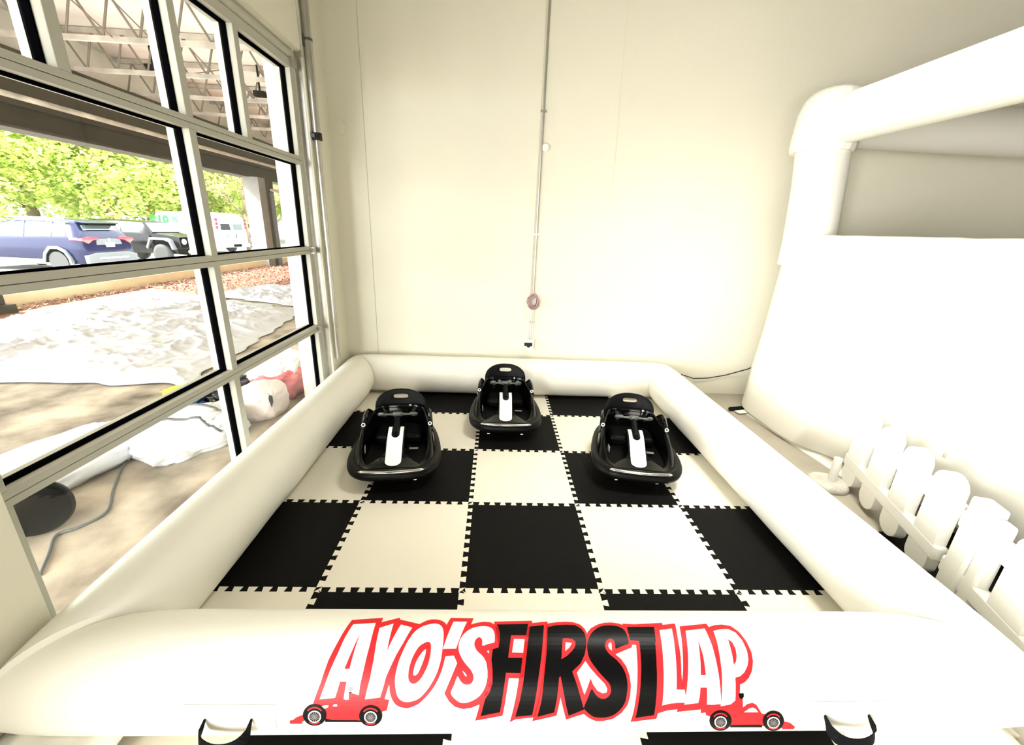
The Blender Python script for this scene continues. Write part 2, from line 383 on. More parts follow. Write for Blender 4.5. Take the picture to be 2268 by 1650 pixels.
DECAL=[
(1,'r',[-0.3072,-0.218,-0.2144,-0.285,-0.2147,-0.156,-0.1617,-0.292,-0.1608,-0.234,-0.0958,-0.115,-0.0862,0.148,-0.1340,0.914,-0.1588,0.891,-0.1675,1.099,-0.1547,1.112,-0.1599,1.286,-0.1746,1.313,-0.2044,1.473,-0.3259,1.475,-0.3590,1.174,-0.3621,1.168,-0.3467,0.843,-0.3374,0.522,-0.3246,0.245]),
(1.2,'r',[-0.0959,-0.120,-0.0888,-0.155,-0.0818,-0.187,-0.0748,-0.213,-0.0680,-0.231,-0.0612,-0.241,-0.0542,-0.244,-0.0468,-0.241,-0.0392,-0.230,-0.0320,-0.210,-0.0254,-0.184,-0.0191,-0.151,-0.0133,-0.099,-0.0073,-0.021,-0.0019,0.067,0.0015,0.147,0.0021,0.219,0.0008,0.286,-0.0009,0.344,-0.0026,0.388,-0.0047,0.424,-0.0067,0.465,-0.0083,0.515,-0.0098,0.569,-0.0119,0.625,-0.0147,0.683,-0.0182,0.744,-0.0224,0.803,-0.0272,0.860,-0.0328,0.916,-0.0396,0.973,-0.0485,1.035,-0.0585,1.098,-0.0678,1.151,-0.0753,1.185,-0.0820,1.205,-0.0885,1.221,-0.0948,1.235,-0.1008,1.245,-0.1074,1.247,-0.1152,1.240,-0.1236,1.226,-0.1308,1.206,-0.1362,1.183,-0.1404,1.155,-0.1441,1.124,-0.1474,1.091,-0.1503,1.055,-0.1526,1.017,-0.1546,0.981,-0.1560,0.943,-0.1567,0.891,-0.1567,0.814,-0.1561,0.723,-0.1548,0.635,-0.1526,0.558,-0.1496,0.483,-0.1460,0.406,-0.1415,0.320,-0.1365,0.229,-0.1316,0.148,-0.1274,0.088,-0.1232,0.041,-0.1180,-0.002,-0.1113,-0.045,-0.1036,-0.084]),
(1,'r',[-0.4254,1.473,-0.4172,1.468,-0.4065,1.406,-0.3888,1.358,-0.3857,1.481,-0.3914,1.503,-0.3928,1.550,-0.4252,1.548]),
(2,'k',[-0.3284,1.425,-0.3111,1.463,-0.2364,1.472,-0.2270,1.490,-0.2286,1.518,-0.3292,1.507]),
(2,'w',[-0.2973,-0.105,-0.2305,-0.140,-0.2298,0.283,-0.2337,0.657,-0.2380,0.901,-0.2387,1.032,-0.2527,1.009,-0.2581,1.003,-0.2667,0.991,-0.2651,1.097,-0.2723,1.106,-0.2792,1.090,-0.2762,0.833,-0.2944,0.833,-0.2985,0.967,-0.3030,1.072,-0.3443,1.095,-0.3362,0.921,-0.3268,0.678,-0.3156,0.429,-0.3072,0.150]),
(3,'r',[-0.2665,0.085,-0.2734,0.651,-0.2879,0.653,-0.2775,0.406]),
(2,'w',[-0.2145,-0.025,-0.1761,-0.126,-0.1771,0.394,-0.1527,-0.104,-0.1163,-0.035,-0.1331,0.243,-0.1489,0.453,-0.1688,0.768,-0.1733,0.913,-0.1800,1.069,-0.2211,1.098,-0.2177,0.969,-0.2122,0.779,-0.2100,0.522,-0.2121,0.283]),
(2.2,'w',[-0.0515,-0.129,-0.0437,-0.126,-0.0373,-0.111,-0.0319,-0.089,-0.0275,-0.062,-0.0243,-0.029,-0.0217,0.012,-0.0196,0.062,-0.0183,0.118,-0.0174,0.175,-0.0170,0.234,-0.0171,0.295,-0.0174,0.357,-0.0177,0.419,-0.0183,0.482,-0.0197,0.546,-0.0221,0.613,-0.0253,0.681,-0.0296,0.748,-0.0351,0.814,-0.0417,0.879,-0.0485,0.938,-0.0557,0.991,-0.0631,1.039,-0.0705,1.078,-0.0776,1.104,-0.0845,1.120,-0.0912,1.132,-0.0978,1.140,-0.1042,1.143,-0.1102,1.141,-0.1157,1.133,-0.1208,1.119,-0.1253,1.100,-0.1289,1.079,-0.1320,1.052,-0.1347,1.017,-0.1374,0.968,-0.1399,0.910,-0.1418,0.858,-0.1428,0.816,-0.1430,0.778,-0.1428,0.735,-0.1421,0.683,-0.1409,0.626,-0.1392,0.568,-0.1369,0.511,-0.1340,0.452,-0.1309,0.394,-0.1277,0.335,-0.1244,0.276,-0.1205,0.217,-0.1160,0.158,-0.1109,0.099,-0.1051,0.045,-0.0986,0.000,-0.0912,-0.038,-0.0829,-0.070,-0.0727,-0.098,-0.0615,-0.119]),
(3,'r',[-0.0614,0.236,-0.0584,0.239,-0.0560,0.247,-0.0540,0.263,-0.0524,0.284,-0.0512,0.311,-0.0505,0.345,-0.0500,0.385,-0.0501,0.431,-0.0506,0.476,-0.0517,0.521,-0.0532,0.566,-0.0556,0.614,-0.0592,0.667,-0.0635,0.722,-0.0680,0.769,-0.0726,0.805,-0.0772,0.833,-0.0817,0.853,-0.0862,0.864,-0.0905,0.867,-0.0944,0.864,-0.0979,0.856,-0.1010,0.842,-0.1036,0.825,-0.1053,0.803,-0.1065,0.777,-0.1071,0.747,-0.1074,0.710,-0.1072,0.669,-0.1064,0.625,-0.1049,0.577,-0.1028,0.526,-0.1001,0.476,-0.0966,0.426,-0.0925,0.375,-0.0882,0.332,-0.0837,0.302,-0.0789,0.280,-0.0743,0.263,-0.0697,0.249,-0.0652,0.239]),
(4,'w',[-0.0664,0.357,-0.0647,0.371,-0.0646,0.408,-0.0654,0.453,-0.0673,0.504,-0.0701,0.562,-0.0730,0.614,-0.0758,0.657,-0.0787,0.696,-0.0817,0.725,-0.0850,0.741,-0.0884,0.748,-0.0910,0.747,-0.0925,0.740,-0.0932,0.725,-0.0934,0.703,-0.0931,0.670,-0.0923,0.631,-0.0909,0.591,-0.0888,0.553,-0.0861,0.515,-0.0825,0.476,-0.0772,0.429,-0.0710,0.382]),
(1,'r',[-0.0037,-0.288,0.0681,-0.282,0.0618,-0.111,0.0801,-0.155,0.1022,-0.180,0.1222,-0.166,0.1323,-0.121,0.1510,-0.096,0.1510,0.327,0.1301,0.362,0.1317,0.790,0.1263,0.926,0.1112,1.101,0.0978,1.218,0.0947,1.194,0.0740,1.248,0.0503,1.269,0.0283,1.228,0.0120,1.144,-0.0028,1.015,0.0284,0.570,0.0177,0.457,-0.0067,0.470,-0.0143,0.570,-0.0262,0.473,-0.0254,0.182,-0.0204,0.003,-0.0133,-0.100]),
(2,'w',[0.0069,-0.181,0.0489,-0.179,0.0224,0.347,-0.0159,0.353]),
(2,'w',[0.1340,0.244,0.1295,0.255,0.1233,0.261,0.1171,0.268,0.1108,0.282,0.1045,0.296,0.1000,0.298,0.0985,0.279,0.0988,0.247,0.0989,0.219,0.0980,0.201,0.0969,0.187,0.0954,0.175,0.0935,0.164,0.0913,0.156,0.0889,0.153,0.0861,0.157,0.0831,0.167,0.0805,0.181,0.0785,0.200,0.0768,0.222,0.0758,0.244,0.0753,0.264,0.0754,0.283,0.0763,0.304,0.0782,0.330,0.0810,0.359,0.0843,0.385,0.0883,0.406,0.0928,0.426,0.0972,0.446,0.1011,0.468,0.1048,0.491,0.1079,0.517,0.1105,0.546,0.1126,0.578,0.1142,0.613,0.1154,0.653,0.1162,0.697,0.1165,0.738,0.1164,0.774,0.1159,0.808,0.1148,0.842,0.1132,0.877,0.1111,0.913,0.1084,0.947,0.1051,0.981,0.1012,1.015,0.0969,1.045,0.0922,1.070,0.0870,1.092,0.0813,1.112,0.0750,1.130,0.0682,1.146,0.0617,1.157,0.0555,1.163,0.0496,1.163,0.0438,1.157,0.0381,1.143,0.0326,1.123,0.0276,1.099,0.0224,1.072,0.0178,1.042,0.0154,1.008,0.0167,0.968,0.0203,0.925,0.0238,0.882,0.0265,0.836,0.0291,0.789,0.0316,0.763,0.0341,0.769,0.0365,0.795,0.0392,0.820,0.0425,0.839,0.0460,0.858,0.0497,0.872,0.0537,0.881,0.0578,0.885,0.0619,0.885,0.0658,0.880,0.0696,0.870,0.0727,0.857,0.0749,0.840,0.0764,0.820,0.0773,0.800,0.0775,0.780,0.0770,0.759,0.0758,0.737,0.0740,0.714,0.0714,0.690,0.0681,0.665,0.0636,0.638,0.0582,0.610,0.0531,0.581,0.0483,0.550,0.0437,0.517,0.0397,0.484,0.0363,0.451,0.0334,0.418,0.0312,0.385,0.0300,0.353,0.0296,0.323,0.0296,0.293,0.0299,0.264,0.0306,0.237,0.0320,0.207,0.0344,0.173,0.0376,0.137,0.0413,0.102,0.0455,0.072,0.0502,0.043,0.0554,0.017,0.0612,-0.007,0.0675,-0.028,0.0744,-0.045,0.0821,-0.057,0.0904,-0.066,0.0983,-0.069,0.1055,-0.069,0.1123,-0.063,0.1181,-0.054,0.1226,-0.040,0.1262,-0.021,0.1291,0.001,0.1316,0.028,0.1334,0.058,0.1347,0.087,0.1353,0.115,0.1354,0.142,0.1353,0.168,0.1356,0.196,0.1356,0.223]),
(3,'w',[0.0450,0.685,0.0502,0.701,0.0588,0.758,0.0538,0.760]),
(3,'w',[0.1124,0.387,0.1193,0.379,0.1188,0.424]),
(1,'r',[0.1329,-0.186,0.2526,-0.216,0.2517,-0.146,0.2495,-0.105,0.2384,0.167,0.2197,0.785,0.2066,0.796,0.1775,0.789,0.1621,1.399,0.0850,1.505,0.0967,1.197,0.1298,0.784,0.1267,0.492,0.1300,0.359,0.1474,0.327]),
(4,'w',[0.1936,0.186,0.2253,0.191,0.2189,0.413,0.1870,0.409]),
(1,'r',[0.2418,-0.146,0.3010,-0.194,0.3000,-0.060,0.2781,0.785,0.2533,1.438,0.1997,1.478,0.1824,1.547,0.1977,1.081,0.2066,0.784,0.2210,0.390]),
(1,'r',[0.2985,-0.142,0.3271,-0.173,0.3588,-0.189,0.3834,-0.175,0.4025,-0.117,0.4138,-0.018,0.4180,0.078,0.4224,0.166,0.4148,0.452,0.4012,0.543,0.3736,0.714,0.3929,1.050,0.4007,0.984,0.4011,1.312,0.3931,1.376,0.3784,1.402,0.3427,1.493,0.3244,1.085,0.3147,1.406,0.2466,1.524,0.2495,1.423,0.2743,0.785]),
(2,'k',[0.1411,-0.111,0.2395,-0.129,0.2308,0.118,0.1850,0.116,0.1754,0.490,0.2170,0.492,0.2113,0.719,0.1693,0.713,0.1544,1.328,0.1004,1.403,0.1110,1.111,0.1234,0.998,0.1311,0.861,0.1312,0.688,0.1267,0.512,0.1300,0.359,0.1474,0.327,0.1508,0.204,0.1508,0.068,0.1462,-0.057]),
(2,'k',[0.2439,-0.066,0.2884,-0.098,0.2754,0.390,0.2610,0.834,0.2455,1.389,0.1975,1.421,0.2090,1.135,0.2178,0.881,0.2307,0.390]),
(2,'k',[0.2995,-0.052,0.3255,-0.099,0.3568,-0.112,0.3855,-0.105,0.4036,-0.018,0.4109,0.078,0.4123,0.201,0.4095,0.304,0.4013,0.442,0.3871,0.573,0.3605,0.695,0.3720,0.884,0.3925,1.288,0.3493,1.407,0.3396,1.193,0.3259,0.762,0.3216,0.786,0.3150,1.084,0.3076,1.340,0.2598,1.427,0.2704,1.136,0.2781,0.785,0.2890,0.390]),
(3,'r',[0.3409,0.176,0.3540,0.170,0.3697,0.184,0.3777,0.225,0.3774,0.282,0.3722,0.337,0.3654,0.379,0.3483,0.462,0.3311,0.511,0.3358,0.337]),
(4,'w',[0.3485,0.242,0.3670,0.257,0.3565,0.337,0.3441,0.387]),
(1.2,'r',[0.4206,0.051,0.4336,-0.033,0.4574,-0.118,0.4801,-0.164,0.5036,-0.175,0.5255,-0.148,0.5402,-0.104,0.5474,0.008,0.5454,0.188,0.5495,0.258,0.5468,0.325,0.4924,0.437,0.5078,0.513,0.5203,0.623,0.5269,0.759,0.5280,0.896,0.5250,1.058,0.5172,1.210,0.5011,1.354,0.4781,1.478,0.4524,1.530,0.4278,1.529,0.4079,1.459,0.3920,1.375,0.3761,1.251,0.3927,1.050,0.4124,0.797,0.4181,0.884,0.4306,0.984,0.4456,1.025,0.4570,1.010,0.4592,0.955,0.4524,0.875,0.4328,0.768,0.4119,0.632,0.4019,0.543,0.3993,0.390,0.4094,0.225]),
(2,'k',[0.5386,0.264,0.5341,0.277,0.5278,0.286,0.5209,0.298,0.5125,0.317,0.5035,0.339,0.4972,0.347,0.4956,0.334,0.4967,0.308,0.4975,0.281,0.4973,0.257,0.4969,0.233,0.4960,0.212,0.4942,0.196,0.4919,0.182,0.4893,0.174,0.4867,0.173,0.4838,0.176,0.4810,0.183,0.4780,0.194,0.4751,0.208,0.4725,0.224,0.4701,0.242,0.4680,0.261,0.4666,0.281,0.4658,0.302,0.4657,0.323,0.4665,0.347,0.4683,0.374,0.4710,0.402,0.4748,0.431,0.4805,0.461,0.4874,0.491,0.4938,0.523,0.4992,0.558,0.5042,0.595,0.5085,0.632,0.5118,0.670,0.5145,0.709,0.5165,0.749,0.5178,0.794,0.5185,0.840,0.5186,0.886,0.5181,0.929,0.5171,0.972,0.5157,1.016,0.5142,1.065,0.5124,1.115,0.5096,1.165,0.5055,1.213,0.5005,1.260,0.4950,1.303,0.4890,1.342,0.4823,1.377,0.4752,1.406,0.4676,1.427,0.4596,1.442,0.4512,1.450,0.4421,1.452,0.4328,1.448,0.4246,1.438,0.4186,1.423,0.4137,1.401,0.4089,1.376,0.4031,1.345,0.3973,1.310,0.3931,1.281,0.3913,1.268,0.3910,1.260,0.3920,1.240,0.3944,1.199,0.3981,1.148,0.4020,1.097,0.4059,1.041,0.4100,0.985,0.4138,0.954,0.4169,0.962,0.4197,0.993,0.4229,1.024,0.4269,1.049,0.4314,1.074,0.4359,1.092,0.4404,1.103,0.4448,1.107,0.4491,1.107,0.4532,1.101,0.4570,1.091,0.4605,1.077,0.4636,1.059,0.4663,1.037,0.4683,1.015,0.4694,0.996,0.4699,0.976,0.4697,0.955,0.4691,0.930,0.4679,0.902,0.4657,0.875,0.4624,0.850,0.4582,0.825,0.4534,0.797,0.4478,0.764,0.4417,0.728,0.4359,0.690,0.4304,0.651,0.4251,0.610,0.4207,0.573,0.4174,0.542,0.4148,0.514,0.4129,0.483,0.4115,0.444,0.4108,0.402,0.4109,0.358,0.4115,0.314,0.4129,0.270,0.4154,0.225,0.4191,0.179,0.4240,0.134,0.4295,0.090,0.4356,0.051,0.4424,0.014,0.4496,-0.019,0.4569,-0.047,0.4646,-0.070,0.4728,-0.086,0.4819,-0.096,0.4914,-0.099,0.5003,-0.098,0.5083,-0.094,0.5156,-0.085,0.5221,-0.072,0.5275,-0.054,0.5321,-0.032,0.5356,-0.006,0.5381,0.023,0.5396,0.055,0.5406,0.089,0.5411,0.127,0.5411,0.167,0.5408,0.200,0.5409,0.226,0.5406,0.247]),
(4,'w',[0.4867,0.247,0.4858,0.303,0.4843,0.379,0.4774,0.347,0.4752,0.292,0.4805,0.253]),
(2,'k',[0.5480,-0.062,0.6347,-0.070,0.6248,0.223,0.6215,0.241,0.6109,0.594,0.6042,0.887,0.5989,1.145,0.5949,1.405,0.5415,1.463,0.5475,1.199,0.5562,0.887,0.5650,0.593,0.5734,0.218,0.5459,0.200]),
(1,'r',[0.5376,-0.145,0.5750,-0.129,0.6671,-0.169,0.6615,0.006,0.6562,0.280,0.6381,0.790,0.6333,1.236,0.6355,1.309,0.6059,1.371,0.6035,1.487,0.5290,1.560,0.5364,1.257,0.5451,0.936,0.5528,0.642,0.5610,0.286,0.5486,0.281,0.5384,0.258,0.5370,0.102]),
(1.2,'r',[0.6387,-0.114,0.6657,-0.115,0.7071,-0.152,0.6953,0.187,0.6880,0.473,0.6799,0.741,0.6786,0.844,0.6838,0.741,0.6981,0.389,0.7177,-0.081,0.8092,-0.148,0.8104,-0.063,0.8178,0.032,0.8066,0.494,0.7940,1.151,0.8209,1.328,0.8085,1.450,0.7601,1.448,0.7468,1.412,0.7440,1.358,0.7308,1.374,0.7304,1.300,0.6603,1.345,0.6617,1.295,0.6332,1.315,0.6033,1.371,0.5944,1.201]),
(1,'r',[0.7964,-0.024,0.8088,-0.063,0.8332,-0.114,0.8590,-0.129,0.8832,-0.094,0.8986,0.037,0.9069,0.223,0.9084,0.407,0.9035,0.552,0.8926,0.691,0.8794,0.792,0.8644,0.861,0.8497,0.892,0.8454,1.035,0.8531,1.116,0.8538,1.269,0.8664,1.209,0.8813,1.188,0.8937,1.225,0.9103,1.385,0.9233,1.411,0.9534,1.507,0.9821,1.573,1.0031,1.621,1.0252,1.750,1.0283,1.854,0.9948,1.849,0.9750,1.713,0.8294,1.715,0.7609,1.449,0.7508,1.242,0.7897,0.968,0.7971,0.461]),
(3,'w',[0.8573,1.353,0.8718,1.285,0.8815,1.265,0.8916,1.293,0.8994,1.355]),
(2,'w',[0.6477,0.009,0.6891,-0.030,0.6788,0.280,0.6722,0.493,0.6655,0.741,0.6602,0.969,0.6839,0.969,0.6856,1.072,0.6813,1.175,0.6631,1.175,0.6383,1.191,0.6170,1.222,0.6237,0.888,0.6326,0.544,0.6404,0.280]),
(2.2,'w',[0.7298,0.019,0.7943,-0.032,0.7941,0.302,0.7913,0.595,0.7895,0.841,0.7882,1.139,0.7877,1.201,0.7630,1.215,0.7472,1.208,0.7501,0.938,0.7308,0.934,0.7258,1.095,0.7216,1.182,0.6814,1.209,0.6866,1.062,0.6952,0.840,0.7099,0.493,0.7196,0.257]),
(3,'r',[0.7568,0.193,0.7569,0.452,0.7519,0.754,0.7367,0.752,0.7457,0.493]),
(2,'w',[0.8183,0.021,0.8441,-0.016,0.8688,-0.022,0.8864,0.055,0.8949,0.208,0.8961,0.380,0.8916,0.513,0.8825,0.616,0.8675,0.716,0.8525,0.772,0.8382,0.789,0.8337,0.969,0.8307,1.143,0.8171,1.208,0.7876,1.241,0.7941,0.968,0.8010,0.716,0.8073,0.461,0.8140,0.238]),
(3,'r',[0.8517,0.182,0.8611,0.238,0.8631,0.352,0.8590,0.461,0.8518,0.552,0.8419,0.603,0.8457,0.461]),
(3,'k',[0.8410,1.032,0.8566,1.028,0.8567,1.082,0.8519,1.116,0.8469,1.123,0.8422,1.089]),
(2,'k',[0.8271,1.664,0.9194,1.658,0.9269,1.756,0.8283,1.746]),
(3,'g',[-0.2698,0.910,-0.2554,0.908,-0.2553,0.947,-0.2595,0.980,-0.2662,0.984,-0.2690,0.947]),
(3,'k',[-0.2662,0.984,-0.2583,0.984,-0.2584,1.000,-0.2659,1.000]),
(3,'w',[-0.3381,1.205,-0.3312,1.192,-0.3194,1.189,-0.3202,1.222,-0.3315,1.250]),
(3,'w',[-0.3081,1.206,-0.3043,1.173,-0.2960,1.173,-0.2960,1.209]),
(4,'k',[-0.3242,1.356,-0.3252,1.403,-0.3279,1.450,-0.3321,1.494,-0.3377,1.533,-0.3443,1.564,-0.3514,1.584,-0.3587,1.591,-0.3657,1.583,-0.3721,1.562,-0.3777,1.531,-0.3822,1.491,-0.3855,1.447,-0.3875,1.400,-0.3881,1.353,-0.3872,1.309,-0.3849,1.269,-0.3812,1.234,-0.3764,1.205,-0.3705,1.184,-0.3639,1.171,-0.3568,1.167,-0.3496,1.172,-0.3428,1.185,-0.3365,1.206,-0.3313,1.235,-0.3274,1.271,-0.3249,1.312]),
(6,'w',[-0.3385,1.385,-0.3392,1.415,-0.3413,1.445,-0.3443,1.472,-0.3483,1.493,-0.3527,1.506,-0.3574,1.511,-0.3620,1.506,-0.3661,1.492,-0.3696,1.471,-0.3721,1.444,-0.3737,1.414,-0.3741,1.383,-0.3733,1.353,-0.3715,1.326,-0.3687,1.303,-0.3650,1.286,-0.3607,1.276,-0.3561,1.273,-0.3515,1.276,-0.3472,1.287,-0.3435,1.304,-0.3407,1.327,-0.3390,1.354]),
(7,'k',[-0.3417,1.384,-0.3423,1.410,-0.3439,1.434,-0.3464,1.455,-0.3496,1.472,-0.3533,1.483,-0.3571,1.486,-0.3609,1.482,-0.3643,1.471,-0.3671,1.454,-0.3692,1.433,-0.3705,1.408,-0.3709,1.383,-0.3703,1.358,-0.3687,1.336,-0.3664,1.317,-0.3634,1.303,-0.3599,1.295,-0.3561,1.292,-0.3523,1.295,-0.3488,1.304,-0.3458,1.318,-0.3435,1.337,-0.3421,1.360]),
(8,'g',[-0.3530,1.378,-0.3428,1.376,-0.3428,1.392,-0.3530,1.389]),
(8,'g',[-0.3530,1.388,-0.3438,1.416,-0.3449,1.431,-0.3538,1.398]),
(8,'g',[-0.3536,1.397,-0.3474,1.451,-0.3494,1.462,-0.3550,1.404]),
(8,'g',[-0.3548,1.404,-0.3528,1.474,-0.3552,1.478,-0.3565,1.406]),
(8,'g',[-0.3563,1.406,-0.3588,1.477,-0.3612,1.473,-0.3579,1.404]),
(8,'g',[-0.3578,1.404,-0.3643,1.461,-0.3661,1.450,-0.3590,1.397]),
(8,'g',[-0.3589,1.398,-0.3682,1.430,-0.3691,1.415,-0.3596,1.388]),
(8,'g',[-0.3596,1.389,-0.3698,1.391,-0.3697,1.375,-0.3595,1.378]),
(8,'g',[-0.3596,1.379,-0.3688,1.352,-0.3677,1.338,-0.3588,1.369]),
(8,'g',[-0.3589,1.370,-0.3654,1.321,-0.3635,1.312,-0.3576,1.363]),
(8,'g',[-0.3577,1.364,-0.3603,1.302,-0.3579,1.299,-0.3561,1.362]),
(8,'g',[-0.3563,1.362,-0.3543,1.299,-0.3519,1.302,-0.3546,1.364]),
(8,'g',[-0.3548,1.364,-0.3487,1.312,-0.3468,1.321,-0.3535,1.370]),
(8,'g',[-0.3536,1.369,-0.3445,1.339,-0.3435,1.353,-0.3529,1.379]),
(8.5,'g',[-0.3534,1.384,-0.3540,1.395,-0.3555,1.402,-0.3573,1.402,-0.3586,1.395,-0.3591,1.383,-0.3585,1.373,-0.3571,1.366,-0.3553,1.366,-0.3539,1.373]),
(5,'r',[-0.3763,1.271,-0.3725,1.245,-0.3678,1.226,-0.3624,1.214,-0.3565,1.210,-0.3507,1.214,-0.3451,1.226,-0.3401,1.245,-0.3361,1.271,-0.3392,1.285,-0.3425,1.263,-0.3467,1.247,-0.3514,1.237,-0.3564,1.233,-0.3613,1.237,-0.3659,1.247,-0.3699,1.263,-0.3731,1.285]),
(5,'r',[-0.3433,1.512,-0.3468,1.529,-0.3505,1.542,-0.3543,1.550,-0.3581,1.552,-0.3619,1.549,-0.3655,1.541,-0.3688,1.527,-0.3718,1.509,-0.3698,1.490,-0.3671,1.505,-0.3642,1.516,-0.3610,1.524,-0.3577,1.526,-0.3544,1.524,-0.3510,1.518,-0.3478,1.507,-0.3447,1.492]),
(4,'k',[-0.1722,1.377,-0.1731,1.424,-0.1757,1.471,-0.1797,1.516,-0.1851,1.556,-0.1915,1.588,-0.1984,1.608,-0.2056,1.615,-0.2126,1.607,-0.2191,1.586,-0.2248,1.554,-0.2294,1.513,-0.2328,1.468,-0.2349,1.421,-0.2355,1.374,-0.2347,1.330,-0.2324,1.289,-0.2288,1.254,-0.2239,1.226,-0.2180,1.205,-0.2114,1.192,-0.2044,1.188,-0.1974,1.193,-0.1906,1.206,-0.1845,1.227,-0.1793,1.256,-0.1754,1.292,-0.1730,1.332]),
(6,'w',[-0.1865,1.401,-0.1872,1.433,-0.1891,1.463,-0.1920,1.490,-0.1958,1.511,-0.2001,1.525,-0.2047,1.529,-0.2092,1.524,-0.2133,1.510,-0.2168,1.488,-0.2194,1.461,-0.2210,1.431,-0.2214,1.400,-0.2208,1.370,-0.2190,1.342,-0.2162,1.320,-0.2126,1.303,-0.2085,1.292,-0.2040,1.289,-0.1994,1.293,-0.1952,1.303,-0.1916,1.321,-0.1888,1.344,-0.1870,1.371]),
(7,'k',[-0.1896,1.401,-0.1902,1.427,-0.1917,1.451,-0.1941,1.473,-0.1972,1.490,-0.2008,1.501,-0.2045,1.504,-0.2082,1.500,-0.2116,1.489,-0.2144,1.472,-0.2166,1.450,-0.2179,1.425,-0.2183,1.400,-0.2177,1.375,-0.2163,1.353,-0.2140,1.334,-0.2111,1.320,-0.2076,1.311,-0.2039,1.308,-0.2002,1.311,-0.1968,1.320,-0.1938,1.335,-0.1915,1.354,-0.1901,1.376]),
(8,'g',[-0.2007,1.395,-0.1907,1.393,-0.1908,1.409,-0.2008,1.406]),
(8,'g',[-0.2007,1.405,-0.1916,1.433,-0.1927,1.449,-0.2015,1.415]),
(8,'g',[-0.2014,1.414,-0.1951,1.469,-0.1970,1.480,-0.2027,1.421]),
(8,'g',[-0.2025,1.421,-0.2003,1.491,-0.2027,1.495,-0.2041,1.423]),
(8,'g',[-0.2040,1.423,-0.2062,1.495,-0.2085,1.491,-0.2056,1.421]),
(8,'g',[-0.2054,1.421,-0.2117,1.479,-0.2135,1.468,-0.2067,1.414]),
(8,'g',[-0.2066,1.415,-0.2156,1.448,-0.2165,1.432,-0.2072,1.405]),
(8,'g',[-0.2072,1.406,-0.2172,1.408,-0.2172,1.392,-0.2072,1.395]),
(8,'g',[-0.2072,1.396,-0.2163,1.369,-0.2153,1.355,-0.2065,1.386]),
(8,'g',[-0.2066,1.387,-0.2131,1.337,-0.2112,1.328,-0.2053,1.380]),
(8,'g',[-0.2054,1.381,-0.2080,1.318,-0.2057,1.315,-0.2038,1.378]),
(8,'g',[-0.2040,1.378,-0.2021,1.315,-0.1998,1.319,-0.2024,1.381]),
(8,'g',[-0.2026,1.380,-0.1966,1.329,-0.1947,1.338,-0.2013,1.387]),
(8,'g',[-0.2014,1.386,-0.1925,1.356,-0.1915,1.370,-0.2007,1.396]),
(8.5,'g',[-0.2012,1.401,-0.2017,1.412,-0.2032,1.419,-0.2049,1.419,-0.2063,1.412,-0.2068,1.400,-0.2062,1.389,-0.2048,1.383,-0.2031,1.383,-0.2017,1.389]),
(5,'r',[-0.2239,1.292,-0.2201,1.266,-0.2154,1.246,-0.2101,1.234,-0.2043,1.230,-0.1985,1.235,-0.1929,1.247,-0.1880,1.266,-0.1841,1.292,-0.1872,1.306,-0.1905,1.284,-0.1946,1.268,-0.1992,1.258,-0.2042,1.254,-0.2090,1.257,-0.2136,1.268,-0.2176,1.284,-0.2208,1.306]),
(5,'r',[-0.1907,1.535,-0.1941,1.552,-0.1977,1.565,-0.2015,1.573,-0.2053,1.576,-0.2090,1.573,-0.2126,1.564,-0.2159,1.550,-0.2189,1.532,-0.2171,1.512,-0.2144,1.528,-0.2114,1.539,-0.2083,1.547,-0.2050,1.549,-0.2016,1.547,-0.1983,1.540,-0.1952,1.529,-0.1922,1.514]),
(4,'k',[0.8250,1.531,0.8261,1.590,0.8261,1.653,0.8248,1.716,0.8225,1.779,0.8190,1.834,0.8141,1.875,0.8074,1.890,0.7990,1.873,0.7896,1.830,0.7805,1.774,0.7724,1.712,0.7659,1.648,0.7613,1.586,0.7587,1.527,0.7581,1.474,0.7595,1.426,0.7627,1.386,0.7674,1.354,0.7734,1.331,0.7802,1.316,0.7874,1.312,0.7948,1.317,0.8020,1.332,0.8086,1.356,0.8143,1.388,0.8191,1.429,0.8227,1.477]),
(6,'w',[0.8111,1.562,0.8119,1.602,0.8116,1.642,0.8101,1.680,0.8076,1.710,0.8041,1.730,0.7996,1.737,0.7945,1.730,0.7891,1.709,0.7840,1.677,0.7796,1.640,0.7764,1.600,0.7744,1.560,0.7740,1.523,0.7749,1.490,0.7771,1.463,0.7805,1.443,0.7846,1.431,0.7892,1.427,0.7941,1.431,0.7987,1.444,0.8030,1.464,0.8066,1.492,0.8093,1.525]),
(7,'k',[0.8078,1.562,0.8084,1.595,0.8081,1.627,0.8068,1.656,0.8047,1.680,0.8017,1.695,0.7980,1.700,0.7938,1.694,0.7895,1.679,0.7854,1.654,0.7819,1.625,0.7793,1.593,0.7777,1.560,0.7773,1.530,0.7781,1.502,0.7799,1.480,0.7826,1.463,0.7859,1.452,0.7897,1.449,0.7937,1.453,0.7975,1.464,0.8011,1.481,0.8041,1.504,0.8064,1.531]),
(8,'g',[0.7959,1.554,0.8063,1.552,0.8070,1.572,0.7964,1.569]),
(8,'g',[0.7964,1.567,0.8073,1.603,0.8069,1.623,0.7961,1.580]),
(8,'g',[0.7961,1.579,0.8056,1.651,0.8043,1.666,0.7951,1.588]),
(8,'g',[0.7952,1.587,0.8015,1.682,0.7993,1.687,0.7936,1.590]),
(8,'g',[0.7938,1.590,0.7956,1.687,0.7928,1.681,0.7920,1.587]),
(8,'g',[0.7922,1.587,0.7888,1.665,0.7862,1.649,0.7906,1.578]),
(8,'g',[0.7907,1.579,0.7829,1.622,0.7811,1.601,0.7895,1.567]),
(8,'g',[0.7896,1.568,0.7792,1.571,0.7786,1.550,0.7892,1.554]),
(8,'g',[0.7892,1.555,0.7786,1.522,0.7792,1.505,0.7895,1.543]),
